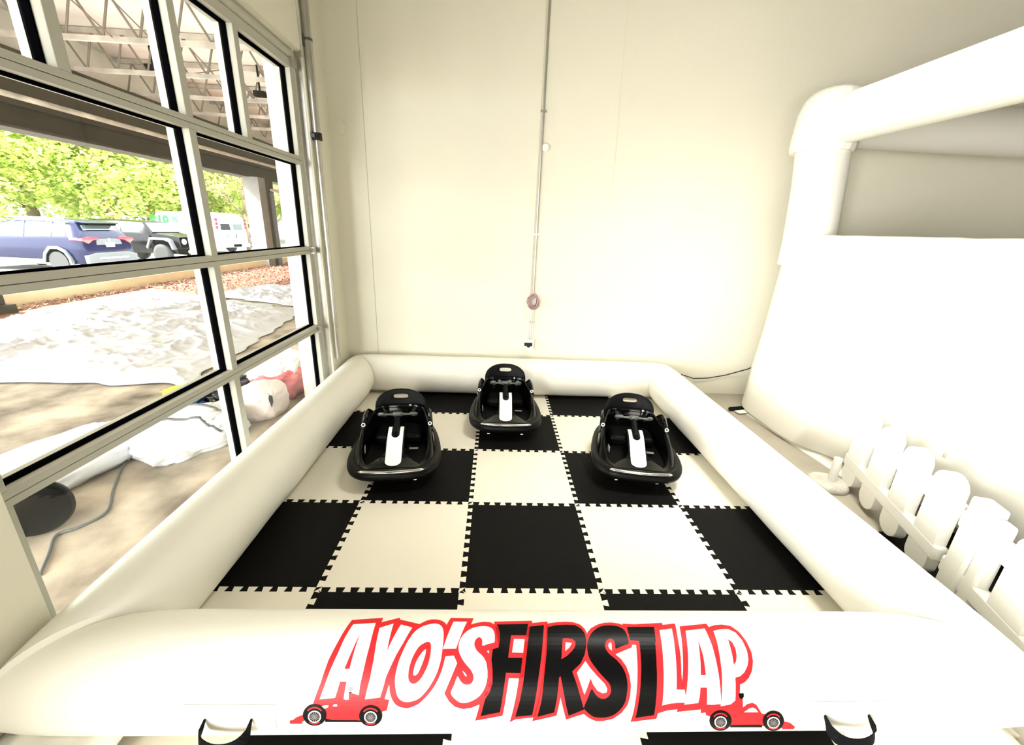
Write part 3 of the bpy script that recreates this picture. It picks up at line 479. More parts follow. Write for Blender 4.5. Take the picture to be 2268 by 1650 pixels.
(8,'g',[0.7895,1.544,0.7810,1.484,0.7826,1.473,0.7906,1.536]),
(8,'g',[0.7904,1.536,0.7857,1.461,0.7881,1.458,0.7920,1.534]),
(8,'g',[0.7918,1.534,0.7918,1.458,0.7943,1.462,0.7936,1.537]),
(8,'g',[0.7934,1.536,0.7979,1.473,0.8002,1.485,0.7950,1.544]),
(8,'g',[0.7949,1.543,0.8031,1.506,0.8046,1.523,0.7960,1.556]),
(8.5,'g',[0.7957,1.561,0.7956,1.575,0.7944,1.584,0.7926,1.584,0.7909,1.575,0.7898,1.561,0.7900,1.547,0.7912,1.539,0.7930,1.539,0.7947,1.548]),
(5,'r',[0.7685,1.429,0.7719,1.399,0.7765,1.377,0.7820,1.364,0.7879,1.359,0.7941,1.364,0.8000,1.377,0.8054,1.400,0.8100,1.430,0.8072,1.446,0.8032,1.420,0.7986,1.401,0.7936,1.390,0.7884,1.386,0.7833,1.390,0.7787,1.401,0.7749,1.420,0.7720,1.445]),
(5,'r',[0.8148,1.744,0.8127,1.772,0.8101,1.794,0.8069,1.808,0.8031,1.812,0.7989,1.806,0.7942,1.791,0.7895,1.768,0.7848,1.740,0.7852,1.710,0.7892,1.733,0.7933,1.751,0.7972,1.763,0.8009,1.767,0.8043,1.764,0.8072,1.753,0.8096,1.736,0.8116,1.713]),
(4,'k',[0.9815,1.551,0.9832,1.611,0.9839,1.675,0.9836,1.741,0.9825,1.807,0.9803,1.867,0.9767,1.914,0.9707,1.932,0.9619,1.911,0.9517,1.863,0.9417,1.802,0.9328,1.736,0.9256,1.670,0.9204,1.607,0.9173,1.547,0.9163,1.493,0.9173,1.445,0.9202,1.405,0.9246,1.373,0.9302,1.349,0.9367,1.335,0.9437,1.331,0.9509,1.336,0.9578,1.350,0.9643,1.374,0.9700,1.407,0.9749,1.448,0.9787,1.496]),
(6,'w',[0.9697,1.588,0.9709,1.630,0.9711,1.673,0.9702,1.713,0.9681,1.747,0.9649,1.769,0.9604,1.777,0.9550,1.768,0.9491,1.745,0.9433,1.711,0.9383,1.671,0.9344,1.628,0.9320,1.586,0.9311,1.547,0.9318,1.512,0.9339,1.484,0.9372,1.464,0.9414,1.451,0.9461,1.447,0.9510,1.452,0.9559,1.465,0.9604,1.486,0.9643,1.514,0.9675,1.549]),
(7,'k',[0.9663,1.588,0.9673,1.622,0.9673,1.656,0.9664,1.688,0.9646,1.713,0.9618,1.730,0.9580,1.736,0.9537,1.729,0.9490,1.712,0.9444,1.686,0.9404,1.654,0.9374,1.620,0.9354,1.586,0.9347,1.554,0.9352,1.525,0.9368,1.502,0.9395,1.484,0.9429,1.474,0.9467,1.470,0.9508,1.474,0.9548,1.485,0.9586,1.503,0.9618,1.527,0.9645,1.555]),
(8,'g',[0.9540,1.580,0.9647,1.577,0.9656,1.599,0.9546,1.595]),
(8,'g',[0.9546,1.593,0.9662,1.631,0.9661,1.653,0.9544,1.607]),
(8,'g',[0.9545,1.605,0.9651,1.682,0.9639,1.698,0.9535,1.615]),
(8,'g',[0.9536,1.614,0.9614,1.716,0.9592,1.722,0.9520,1.617]),
(8,'g',[0.9522,1.617,0.9553,1.721,0.9525,1.715,0.9503,1.614]),
(8,'g',[0.9505,1.615,0.9480,1.697,0.9452,1.680,0.9487,1.605]),
(8,'g',[0.9489,1.606,0.9414,1.651,0.9393,1.629,0.9476,1.593]),
(8,'g',[0.9477,1.594,0.9370,1.597,0.9362,1.575,0.9471,1.579]),
(8,'g',[0.9471,1.581,0.9359,1.546,0.9364,1.528,0.9473,1.568]),
(8,'g',[0.9473,1.569,0.9380,1.506,0.9396,1.494,0.9483,1.560]),
(8,'g',[0.9482,1.561,0.9427,1.483,0.9451,1.479,0.9498,1.558]),
(8,'g',[0.9496,1.558,0.9489,1.479,0.9515,1.483,0.9514,1.561]),
(8,'g',[0.9512,1.560,0.9553,1.495,0.9577,1.507,0.9530,1.569]),
(8,'g',[0.9528,1.568,0.9609,1.529,0.9626,1.547,0.9541,1.581]),
(8.5,'g',[0.9538,1.587,0.9539,1.602,0.9528,1.611,0.9509,1.611,0.9490,1.602,0.9478,1.587,0.9478,1.572,0.9490,1.563,0.9508,1.563,0.9527,1.572]),
(5,'r',[0.9260,1.448,0.9291,1.418,0.9334,1.396,0.9386,1.382,0.9444,1.378,0.9503,1.383,0.9561,1.396,0.9615,1.419,0.9662,1.449,0.9634,1.465,0.9595,1.439,0.9549,1.420,0.9500,1.409,0.9450,1.405,0.9401,1.409,0.9358,1.420,0.9322,1.439,0.9296,1.464]),
(5,'r',[0.9743,1.770,0.9728,1.800,0.9707,1.823,0.9680,1.838,0.9644,1.843,0.9602,1.836,0.9554,1.820,0.9503,1.796,0.9452,1.765,0.9452,1.734,0.9495,1.758,0.9537,1.777,0.9577,1.790,0.9614,1.794,0.9645,1.791,0.9671,1.779,0.9692,1.761,0.9707,1.738])]


def on_tube(X, ph, off):
    r = .16 + off
    return Vector((X, -.455 - r * math.sin(ph), .16 + r * math.cos(ph)))
def decal(polys, name):
    bm = bmesh.new()
    cols = {'r': 0, 'w': 1, 'k': 2, 'g': 3}
    for lay, c, q in polys:
        pts = [Vector((q[i], q[i + 1], 0)) for i in range(0, len(q), 2)]
        tris = tessellate_polygon([pts]); vs = [bm.verts.new((p.x, p.y, lay)) for p in pts]
        for t in tris:
            try: f = bm.faces.new([vs[i] for i in t]); f.material_index = cols[c]
            except ValueError: pass
    ph = -.9
    while ph < 2.0:
        bmesh.ops.bisect_plane(bm, geom=bm.verts[:] + bm.edges[:] + bm.faces[:], plane_co=(0, ph, 0), plane_no=(0, 1, 0)); ph += .07
    for v in bm.verts: v.co = on_tube(v.co.x, v.co.y, .0006 + .00035 * v.co.z) - PO
    bm.normal_update()
    for f in bm.faces:
        c_ = f.calc_center_median() + PO
        if f.normal.dot(Vector((0, c_.y + .455, c_.z - .16))) < 0: f.normal_flip()
    me = bpy.data.meshes.new(name); bm.to_mesh(me); bm.free()
    for m_ in (M_red, M_white, M_black, M_grey): me.materials.append(m_)
    o = bpy.data.objects.new(name, me); COL.objects.link(o); o.parent = pit
    return o
ctr = lambda q: (sum(q[0::2]) / (len(q) / 2), sum(q[1::2]) / (len(q) / 2))
isw = lambda p: p[0] >= 4 and (p[0] > 4.5 or len(p[2]) >= 50)      # wheels of the printed race cars
car_l = [p for p in DECAL if ctr(p[2])[1] > 1.15 and ctr(p[2])[0] < -.10 and (isw(p) or (p[0] >= 2 and ctr(p[2])[1] > 1.28))]
car_r = [p for p in DECAL if ctr(p[2])[1] > 1.15 and ctr(p[2])[0] > .60 and (isw(p) or (p[0] >= 2 and ctr(p[2])[1] > 1.28))]
rest = [p for p in DECAL if p not in car_l and p not in car_r]
decal([p for p in rest if p[0] < 1.5], 'red_backing_print')['label'] = 'red printed outline behind the lettering and race car bodies'
decal([p for p in rest if p[0] >= 1.5], 'lettering_print')['label'] = "white and black cartoon lettering reading AYO'S FIRST LAP"
decal(car_l, 'race_car_print')['label'] = 'black tyres, white rims and trim of the printed race car at the left'
decal(car_r, 'race_car_print')['label'] = 'black tyres, white rims and trim of the printed race car at the right'

def handle(xc, w, lab, tilt):
    # webbing grab strap with a stitched patch
    pa = MB(); x0, x1 = xc - .125, xc + .125; rows = []
    for k in range(9):
        ph = 1.17 + .52 * k / 8
        rows.append([on_tube(x0 + (x1 - x0) * j / 8, ph, .0015) - PO for j in range(9)])
    pa.loft(rows, closed=False, capA=False, capB=False); pa.obj('handle_patch', M_vinyl, pit, smooth=True)
    pts = []
    for k in range(17):
        t = k / 16; a = PI * t
        x = xc - w * math.cos(a) * (1 + .12 * math.sin(a)); s = math.sin(a) ** .6
        p = on_tube(x, 1.42 + .16 * s, .002 + .052 * s) + Vector((0, 0, -.010 * s)); pts.append(p)
    rings = []
    for k, p in enumerate(pts):
        t = (pts[min(k + 1, 16)] - pts[max(k - 1, 0)]).normalized(); s = math.sin(PI * k / 16)
        wd = (Vector((0, -.25, -1)) if 1 < k < 15 else Vector((0, -.35, -.9))).normalized(); wd = (wd - t * wd.dot(t)).normalized(); nn = t.cross(wd)
        h = .004 + .013 * min(1, s * 3)
        rings.append([p - PO + wd * h * u + nn * .0014 * v for u, v in ((-1, -1), (1, -1), (1, 1), (-1, 1))])
    b = MB(); b.loft(rings); o = b.obj('carry_handle', M_web, pit); o['label'] = lab
handle(-.588, .062, 'black webbing handle at the left', 0)
handle(1.165, .066, 'black webbing handle at the right', 0)
def flap(x0, x1, y0, y1, seed, lab):
    b = MB(); nx, ny = 22, 10; rows = []
    for j in range(ny + 1):
        r = []
        for i in range(nx + 1):
            x = x0 + (x1 - x0) * i / nx; y = y0 + (y1 - y0) * j / ny
            z = .012 + .03 * abs(noise.noise(Vector((x * 7, y * 9, seed)))) + .018 * abs(noise.noise(Vector((x * 17, y * 15, seed + 4)))) + .03 * (j / ny)
            r.append(Vector((x + .01 * noise.noise(Vector((y * 9, seed, x))), y, z)) - PO)
        rows.append(r)
    b.loft(rows, closed=False, capA=False, capB=False); o = b.obj('ground_flap', M_vinyl2, pit, smooth=True)
    md = o.modifiers.new('solid', 'SOLIDIFY'); md.thickness = .002
flap(-1.26, -.93, -.74, -.56, 2, ''); flap(1.22, 1.75, -.74, -.56, 6, '')

# ---------------------------------------------------------------- ride-on bumper cars
def outline(a, hw, hl, n=4.0):
    c, s = math.cos(a), math.sin(a)
    x = hw * math.copysign(abs(c) ** (2 / n), c); y = hl * math.copysign(abs(s) ** (2 / n), s)
    x *= 1 - .03 * sm(-.2, -hl, y) - .15 * sm(-.10, .33, y)
    return x, y
def make_car():
    c = empty('bumper_car', (0, 0, 0)); N = 64; A = [2 * PI * k / N for k in range(N)]
    # rubber bumper ring
    prof = [(-.035, .035), (-.012, .045), (.006, .040), (.012, .026), (.006, .018), (.014, .004), (.010, -.018), (-.004, -.034), (-.03, -.042), (-.05, -.03), (-.05, .02)]
    rings = []
    for a in A:
        g = []
        for dx, dz in prof:
            x, y = outline(a, .268 + dx, .338 + dx); g.append(Vector((x, y, .104 + dz * .9)))
        rings.append(g)
    b = MB(); n = len(prof); b.loft(rings + [rings[0]], capA=False, capB=False); b.obj('bumper_ring', M_rub, c, smooth=True, angle=50)
    # body tub: outer skin up to the rim, rolled over and down to the floor pan
    def rim(y):
        return .130 + .130 * sm(-.27, .06, y) + .035 * sm(.10, .25, y) - .06 * sm(.28, .36, y)
    st = [(.245, .31, 0, .075), (.250, .315, 0, .118), (.243, .31, .35, 0), (.228, .296, .8, 0), (.216, .285, 1.0, 0), (.204, .274, 1.0, 0), (.196, .264, .85, 0), (.186, .252, .4, 0), (.180, .245, 0, .095)]
    rings = []
    for hw, hl, f, zc in st:
        g = []
        for a in A:
            x, y = outline(a, hw, hl); z = (.118 + (rim(y) - .118) * f) if f else zc
            if hw < .22 and f: z = .10 + (rim(y) - .10) * f
            if f and 0 < y: x *= 1 - .06 * f * sm(0, .2, y)
            g.append(Vector((x, y, z)))
        rings.append(g)
    b = MB(); b.loft(rings); b.obj('body_shell', M_plas, c, smooth=True, angle=65)
    # chassis below
    b = MB(); b.loft([[Vector((*outline(a, .21, .28), z)) for a in A] for z in (.045, .10)]); b.obj('chassis', M_mp, c)
    # raised centre console with the white stripe
    def cz(y): return .132 + .118 * sm(-.30, .0, y)
    b = MB(); rings = []
    for k in range(15):
        y = -.285 + .30 * k / 14; z = cz(y); w = .060 + .14 * sm(-.16, -.29, y)
        rings.append([Vector((-w, y, .09)), Vector((-w * .95, y, z - .012)), Vector((-w * .8, y, z - .002)), Vector((0, y, z)), Vector((w * .8, y, z - .002)), Vector((w * .95, y, z - .012)), Vector((w, y, .09))])
    b.loft(rings); b.obj('console', M_plas, c, smooth=True, angle=50)
    outl = []; w = .047
    for k in range(13): a = PI + PI * k / 12; outl.append((w * math.cos(a), -.238 + w * .75 * math.sin(a)))
    outl += [(w, .012), (.025, .012)] + [(.025 * math.cos(-PI * k / 8), -.065 + .025 * math.sin(-PI * k / 8)) for k in range(9)] + [(-.025, .012), (-w, .012)]
    bm = bmesh.new(); vs = [bm.verts.new((p[0], p[1], 0)) for p in outl]
    for t in tessellate_polygon([[v.co for v in vs]]): bm.faces.new([vs[i] for i in t])
    for k in range(20):
        bmesh.ops.bisect_plane(bm, geom=bm.verts[:] + bm.edges[:] + bm.faces[:], plane_co=(0, -.285 + .015 * k, 0), plane_no=(0, 1, 0))
    for v in bm.verts: v.co.z = cz(v.co.y) + .0025
    bm.normal_update()
    for f in bm.faces:
        if f.normal.z < 0: f.normal_flip()
    me = bpy.data.meshes.new('white_stripe'); bm.to_mesh(me); bm.free(); me.materials.append(M_white)
    o = bpy.data.objects.new('white_stripe', me); COL.objects.link(o); o.parent = c; o['label'] = 'white stripe with a rounded notch'
    # steering column and yoke
    b = MB(); b.tube([(0, -.045, .225), (0, .035, .262), (0, .085, .292)], [.024, .019, .017], 14); b.obj('steering_column', M_mp, c, smooth=True, angle=50)
    Rw = Matrix.Rotation(math.radians(-28), 3, 'X'); cw = Vector((0, .10, .300))
    P = lambda x, y, z=0: Rw @ (Vector((x, y, z)) * 1.15) + cw
    b = MB(); b.lathe([(.001, .016), (.03, .013), (.036, 0), (.026, -.014), (.001, -.016)], cw, 20, Rw)
    for s in (-1, 1):
        b.tube([P(.02 * s, 0), P(.05 * s, .002), (P(.095 * s, 0))], [.013, .009, .010], 10, flat=.7)
        b.tube([P(s * (.055 + .047 * math.cos(t)), .052 * math.sin(t) * 1.05) for t in [-1.25 + 2.5 * k / 14 for k in range(15)]], [.006] + [.0105] * 13 + [.006], 10)
    b.obj('steering_yoke', M_yoke, c, smooth=True, angle=60)
    # seat base and high back with a grab slot
    b = MB(); b.box((0, .16, .13), (.30, .20, .07)); b.obj('seat', M_mp, c, bevel=.02)
    NB = 48; rings = []
    def back(u, v):      # u across, v up (0..1) -> 3D
        x = u; z = .14 + v; y = .275 + .055 * (v / .25) - .55 * x * x * 1.6 - .035 * sm(.16, .24, v) * 0
        return Vector((x, y, z))
    for fr in (0, .25, .6, 1):
        g = []
        for k in range(NB):
            a = 2 * PI * k / NB; cc, ss = math.cos(a), math.sin(a)
            hx = .050 * math.copysign(abs(cc) ** .6, cc); hz = .203 + .015 * math.copysign(abs(ss) ** .6, ss)
            if ss >= 0: oxx = .172 * math.copysign(abs(cc) ** .85, cc); oz = .135 + .118 * abs(ss) ** .85
            else: oxx = .172 * math.copysign(abs(cc) ** .25, cc) * (1 + .08 * abs(ss)); oz = .135 - .135 * abs(ss) ** .5
            g.append(back(hx + (oxx - hx) * fr, hz + (oz - hz) * fr))
        rings.append(g)
    b = MB(); b.loft(rings, capA=False, capB=False); o = b.obj('seat_back', M_mp, c, smooth=True)
    md = o.modifiers.new('solid', 'SOLIDIFY'); md.thickness = .016; md.offset = 0
    md = o.modifiers.new('bevel', 'BEVEL'); md.width = .004; md.segments = 2
    # side wings behind the wheel
    for s in (-1, 1):
        b = MB(); rings = []
        for k in range(13):
            t = k / 12; y = .03 + .26 * t; h = .235 + .085 * math.sin(PI * min(1, t * 1.15)) ** .8; x = .215 - .02 * t - .025 * t * t
            rings.append([Vector((s * (x + .016), y, .2)), Vector((s * (x + .013), y, h - .012)), Vector((s * x, y, h)), Vector((s * (x - .014), y, h - .012)), Vector((s * (x - .018), y, .2))])
        b.loft(rings); b.obj('side_wing', M_plas, c, smooth=True, angle=60)
        b = MB(); Re = Matrix.Rotation(math.radians(38), 3, 'X')
        b.lathe([(.0125, -.004), (.0125, .004), (.0075, .005), (.0075, -.004)], (s * .209, .028, .262), 20, Re); e = b.obj('ring_light', M_white, c, smooth=True, angle=40)
        e['label'] = 'small white ring light'
        b = MB(); b.lathe([(.0001, .0045), (.007, .002), (.0075, -.004)], (s * .209, .028, .262), 14, Re); b.obj('ring_light_core', M_mp, e)
        b = MB(); b.lathe([(.0001, .005), (.004, .003), (.0045, -.002)], (s * .207, .003, .238), 12, Re); b.obj('screw_head', M_chrome, c, smooth=True)
    # front light bar
    b = MB(); pts = [(x, -.345 + .10 * abs(x) ** 1.7 * 4, .138 - .05 * x * x) for x in [-.185 + .37 * k / 24 for k in range(25)]]
    b.tube(pts, [.004] + [.0105] * 23 + [.004], 12, flat=.8); o = b.obj('front_light_strip', M_chrome, c, smooth=True); o['label'] = 'silver light strip across the nose'
    for i, (sx, sy, sw, sd) in enumerate(((.105, -.035, .055, .022),)):
        b = MB(); b.box((sx, sy, .118), (sw, sd, .002)); b.obj('sticker', M_stick, c)
        b = MB(); b.box((.072, -.04, .205), (.001, .0, .0)) if 0 else None
    b = MB(); b.box((-.176, -.13, .175), (.003, .045, .035), Matrix.Rotation(.1, 3, 'Z')); b.obj('side_sticker', M_stick, c)
    for s in (-1, 1):
        b = MB(); cx, cy = s * .125, -.235
        b.tube([(cx - .009, cy, .016), (cx + .009, cy, .016)], .016, 14); b.obj('caster_wheel', M_chrome, c, smooth=True, angle=40)
        b = MB(); b.tube([(cx, cy, .03), (cx, cy, .05)], .010, 10); b.box((cx, cy, .03), (.026, .02, .008)); b.obj('caster_fork', M_chrome, c)
    for s in (-1, 1):
        b = MB(); b.tube([(s * .14 - .02 * s, .12, .045), (s * .14 + .02 * s, .12, .045)], .045, 18); b.obj('drive_wheel', M_rub, c, smooth=True, angle=40)
    return c
car = make_car()
def place(o, fx, fy, deg, lab):
    a = math.radians(deg); o.location = (fx - math.sin(a) * .35, fy + math.cos(a) * .35, 0); o.rotation_euler = (0, 0, a)
    tag(o, lab, 'bumper car', 'ride-on bumper cars on the checkered floor')
c2 = copy_tree(car); c3 = copy_tree(car)
place(car, -.462, .690, 6.5, 'glossy black bumper car with a white stripe, nearest the glazed door')
place(c2, .208, 1.335, 0, 'glossy black bumper car with a white stripe, farthest away by the back tube')
place(c3, 1.005, .725, -8.5, 'glossy black bumper car with a white stripe, on the side of the picket fence')

# ---------------------------------------------------------------- white picket fence
FA = Vector((2.42, .86, 0)); FD = (Vector((2.0, -.44, 0)) - FA).normalized()
def fence_panel(u0, n_pick, lab, first_square):
    root = empty('picket_fence_panel', FA + FD * u0 + Vector((0, 0, FZ)), math.atan2(FD.y, FD.x), lab, 'fence', 'white plastic picket fence beside the barrier')
    L = .24 * n_pick
    for z0, z1 in ((.13, .21), (.365, .445)):
        b = MB(); b.bb(-.10, L - .14 if not first_square else L - .1, -.026, .026, z0, z1); b.obj('rail', M_fence, root, bevel=.012)
    for k in range(n_pick):
        x = .24 * k; w = .077
        b = MB()
        if first_square and k == 0:
            b.bb(-.075, .03, -.035, .035, .05, .53); b.bb(.034, .095, -.028, .028, .10, .50); b.obj('join_post', M_fence, root, bevel=.012); continue
        poly = []
        for t in range(13): a = PI * t / 12; poly.append((x + w * math.cos(a), .475 + .065 * math.sin(a)))
        for t in range(13): a = PI + PI * t / 12; poly.append((x + w * math.cos(a), .085 + .060 * math.sin(a)))
        b.prism(poly, -.025, .025); b.obj('picket', M_fence, root, bevel=.007)
    return root
f1 = fence_panel(.02, 4, 'white plastic picket fence section at the far end, nearest the inflatable house post', False)
f2 = fence_panel(.98, 4, 'white plastic picket fence section at the near right edge, starting at the square joint post', True)
fb = empty('fence_foot', (2.30, .875, FZ), 0, 'round weathered plastic foot with a short stem at the far end of the fence', 'fence foot')
b = MB(); b.lathe([(.115, 0), (.118, .012), (.11, .032), (.09, .04), (.03, .042), (.0001, .042)], n=32); b.obj('disc', M_baset, fb, smooth=True, angle=50)
b = MB(); b.tube([(.02, 0, .04), (.02, 0, .20)], .024, 14); b.obj('stem', M_fence, fb, smooth=True, angle=50)
b = MB(); b.bb(0, 1.3, -1.6, 0, 0, .008)
o = b.obj('floor_mat', M_tileB); o.location = (1.93, .42, FZ); tag(o, 'plain black foam mat on the concrete under the picket fence', 'mat')
b = MB(); b.tube([(.05 * math.cos(t) + .02 * t / 6, .035 * math.sin(t), .004) for t in [.6 + 4.6 * k / 20 for k in range(21)]], .004, 6)
o = b.obj('loose_cord', M_white, smooth=True); o.location = (2.17, .30, FZ + .008); tag(o, 'short curl of white cord lying on the black mat', 'cord')

# ---------------------------------------------------------------- white inflatable bounce house
bh = empty('bounce_house', (2.62, 2.0, FZ), label='tall white inflatable bounce house with a corner post and top beams at the right', cat='inflatable')
BO = Vector(bh.location)
def soft_tube(pts, rs, name, n=28, mat_=None):
    b = MB(); b.tube([Vector(p) - BO for p in pts], rs, n); return b.obj(name, mat_ or M_vinyl2, bh, smooth=True, angle=50)
soft_tube([(2.645, 2.10, 1.30), (2.64, 2.10, 1.5), (2.60, 2.09, 1.9), (2.555, 2.08, 2.19)], [.185, .183, .18, .18], 'corner_post')
# gathered cap at the head of the post
b = MB(); rings = []
for k, (z, r, sx) in enumerate(((2.13, .175, 0), (2.125, .205, 0), (2.16, .214, 0), (2.26, .212, 0), (2.38, .205, 0), (2.47, .19, .01), (2.525, .155, .02), (2.555, .09, .03), (2.56, .01, .03))):
    g = []
    for i in range(64):
        a = 2 * PI * i / 64; w = 1 + (.022 * math.sin(a * 19 + z * 6) * (1 if z < 2.2 or z > 2.45 else .15)) + .02 * noise.noise(Vector((math.cos(a) * 3, math.sin(a) * 3, z * 6)))
        g.append(Vector((2.545 + sx + r * w * math.cos(a), 2.075 + r * w * math.sin(a), z)) - BO)
    rings.append(g)
b.loft(rings); b.obj('post_cap', M_vinyl2, bh, smooth=True, angle=60)
soft_tube([(2.56, 2.03, 2.325), (2.57, 1.6, 2.322), (2.575, .8, 2.318), (2.57, 0, 2.312), (2.56, -.7, 2.30)], .163, 'top_beam')
soft_tube([(2.62, 2.12, 2.35), (3.3, 2.13, 2.345), (4.2, 2.12, 2.34), (5.0, 2.12, 2.34)], .165, 'top_beam')
soft_tube([(5.0, 2.12, FZ + .4), (5.0, 2.12, 2.35)], .17, 'corner_post')
# side wall: inflated panel with rounded top and undercut bottom
b = MB(); rings = []
for k in range(31):
    t = k / 30; y = 2.20 - 2.9 * t; e = sm(0, .05, t)
    bul = .03 * math.sin(PI * ((t * 3.0) % 1)) ** .5 if 0 < t < 1 else 0
    x0 = 2.475 + .05 * t + .03 * sm(.25, .4, t) - bul * .8 + .05 * (1 - e); lift = .0 + .20 * sm(.25, .5, t)
    g = [(x0 + .36, FZ + .0), (x0 + .16 + lift * .5, FZ + .003), (x0 + lift * .55 - .06 * (1 - sm(.2, .45, t)), FZ + .03 + lift * .2), (x0 - .05 + lift * .15, .22 + lift * .25), (x0 - .045, .42), (x0 - .02, .75), (x0 - .005, 1.1), (x0 + .008, 1.40), (x0 + .03, 1.49), (x0 + .08, 1.53), (x0 + .15, 1.54), (x0 + .23, 1.51), (x0 + .27, 1.42), (x0 + .28, 1.0), (x0 + .30, .5)]
    rings.append([Vector((p[0], y, p[1] + .006 * noise.noise(Vector((t * 20, i, 1))))) - BO for i, p in enumerate(g)])
b.loft(rings); b.obj('side_wall', M_vinyl2, bh, smooth=True, angle=70)
b = MB(); b.tube([Vector((2.462 + .02 * (z > 1), .44, z)) - BO for z in (.45, .7, 1.1, 1.4)], .006, 6); b.obj('wall_seam', M_vinyl2, bh, smooth=True)
# back wall of the house and bouncing floor
b = MB(); b.bb(.10, 2.3, .06, .24, 0, 1.49); b.obj('back_wall', M_vinyl2, bh, bevel=.07)
b = MB(); b.bb(.24, 2.3, -2.6, .1, 0, .32); b.obj('bouncing_floor', M_vinyl2, bh, bevel=.08)
b = MB(); rows = []
for k in range(25):
    y = 2.13 - 1.15 * k / 24; x = 2.40 + .10 * k / 24
    rows.append([Vector((x + dx + .006 * noise.noise(Vector((y * 12, 0, 3))), y, FZ + dz)) - BO for dx, dz in ((-.02, .002), (.01, .012), (.09, .05))])
b.loft(rows, closed=False, capA=False, capB=False); o = b.obj('skirt_flap', M_vinyl2, bh, smooth=True)
md = o.modifiers.new('s', 'SOLIDIFY'); md.thickness = .003
b = MB(); rings = []
for p_, w_ in (((2.262, 2.05), .010), ((2.29, 2.062), .022), ((2.40, 2.085), .02), ((2.53, 2.11), .02)):
    rings.append([Vector((p_[0], p_[1] + w_, FZ + .03)) - BO, Vector((p_[0], p_[1] - w_, FZ + .012)) - BO, Vector((p_[0], p_[1] - w_, FZ + .008)) - BO, Vector((p_[0], p_[1] + w_, FZ + .026)) - BO])
b.loft(rings); o = b.obj('anchor_strap', M_web, bh); o['label'] = 'black webbing anchor strap on the floor'
b = MB(); b.box(Vector((2.43, 2.03, FZ + .014)) - BO, (.24, .06, .006), Matrix.Rotation(.25, 3, 'Z')); b.obj('strap_tab', M_vinyl2, bh)

# ---------------------------------------------------------------- outside: covered apron, mulch bed, kerb, parking lot
LZ = -.50
struct(bx('floor_apron', -5.0, -1.55, -8, 45, FZ - .2, FZ - .004, M_conc))
b = MB(); nx, ny = 34, 220; rows = []
for j in range(ny + 1):
    rows.append([Vector((-7.3 + 2.32 * i / nx, -6 + 46 * j / ny, FZ - .03 + .05 * abs(noise.noise(Vector((i * .5, j * .6, 2)))) + .06 * sm(0, 6, i) * sm(nx, nx - 6, i))) for i in range(nx + 1)])
b.loft(rows, closed=False, capA=False, capB=False); struct(b.obj('ground_mulch_bed', M_mulch, smooth=True))
rng = np.random.default_rng(5); n = 26000
c = np.stack([rng.uniform(-7.28, -5.0, n), rng.uniform(4, 22, n) ** 1.0, FZ + .02 + rng.uniform(0, .06, n)], 1)
c = c[~((np.abs(c[:, 1] - 13.3) < .62) & (c[:, 0] < -7.0)) & ~((c[:, 1] < 5.05) & (c[:, 0] < -6.85))]
c = c[~((c[:, 0] > -7.0) & (c[:, 1] < 7.6 - .42 * (c[:, 0] + 7.0)))]
def quads(name, c, sx, sy, m, parent=None, seed=1, flat=.5, origin=(0, 0, 0)):
    r = np.random.default_rng(seed); k = len(c)
    nrm = r.normal(size=(k, 3)); nrm[:, 2] += flat * 3 * np.sign(nrm[:, 2]) ; nrm /= np.linalg.norm(nrm, axis=1)[:, None]
    t = np.cross(nrm, r.normal(size=(k, 3))); t /= np.linalg.norm(t, axis=1)[:, None]; u = np.cross(nrm, t)
    s = r.uniform(.6, 1.3, (k, 1)); t = t * s * sx / 2; u = u * s * sy / 2
    v = np.stack([c - t - u * .3, c - u, c + t - u * .2 + 0 * u, c + u], 1).reshape(-1, 3) - np.array(origin)
    me = bpy.data.meshes.new(name); me.vertices.add(len(v)); me.vertices.foreach_set('co', v.ravel())
    me.loops.add(4 * k); me.loops.foreach_set('vertex_index', np.arange(4 * k, dtype=np.int32))
    me.polygons.add(k); me.polygons.foreach_set('loop_start', np.arange(0, 4 * k, 4, dtype=np.int32)); me.polygons.foreach_set('loop_total', np.full(k, 4, dtype=np.int32))
    me.update(calc_edges=True); me.materials.append(m)
    o = bpy.data.objects.new(name, me); COL.objects.link(o)
    if parent: o.parent = parent
    return o
o = quads('mulch_chips', c, .07, .025, M_chip); tag(o, 'loose reddish brown wood mulch chips in the bed before the kerb', 'mulch', kind='stuff')
for ya, yb, lb in ((5.02, 12.75, 'long pale yellow low kerb wall behind the mulch bed and tarpaulin'), (13.82, 40, 'pale kerb wall continuing beyond the grey canopy column')):
    b = MB(); b.bb(-7.46, -7.30, ya, yb, FZ - .1, .23); o = b.obj('timber_kerb', M_curb, bevel=.01); tag(o, lb, 'kerb')
b = MB(); b.bb(-90, -7.40, -30, 110, LZ - .1, LZ); struct(b.obj('ground_parking_lot', M_asph))
b = MB(); b.bb(-7.9, -7.3, -8, 4.95, FZ - .5, .04); struct(b.obj('ground_paving_edge', M_conc))

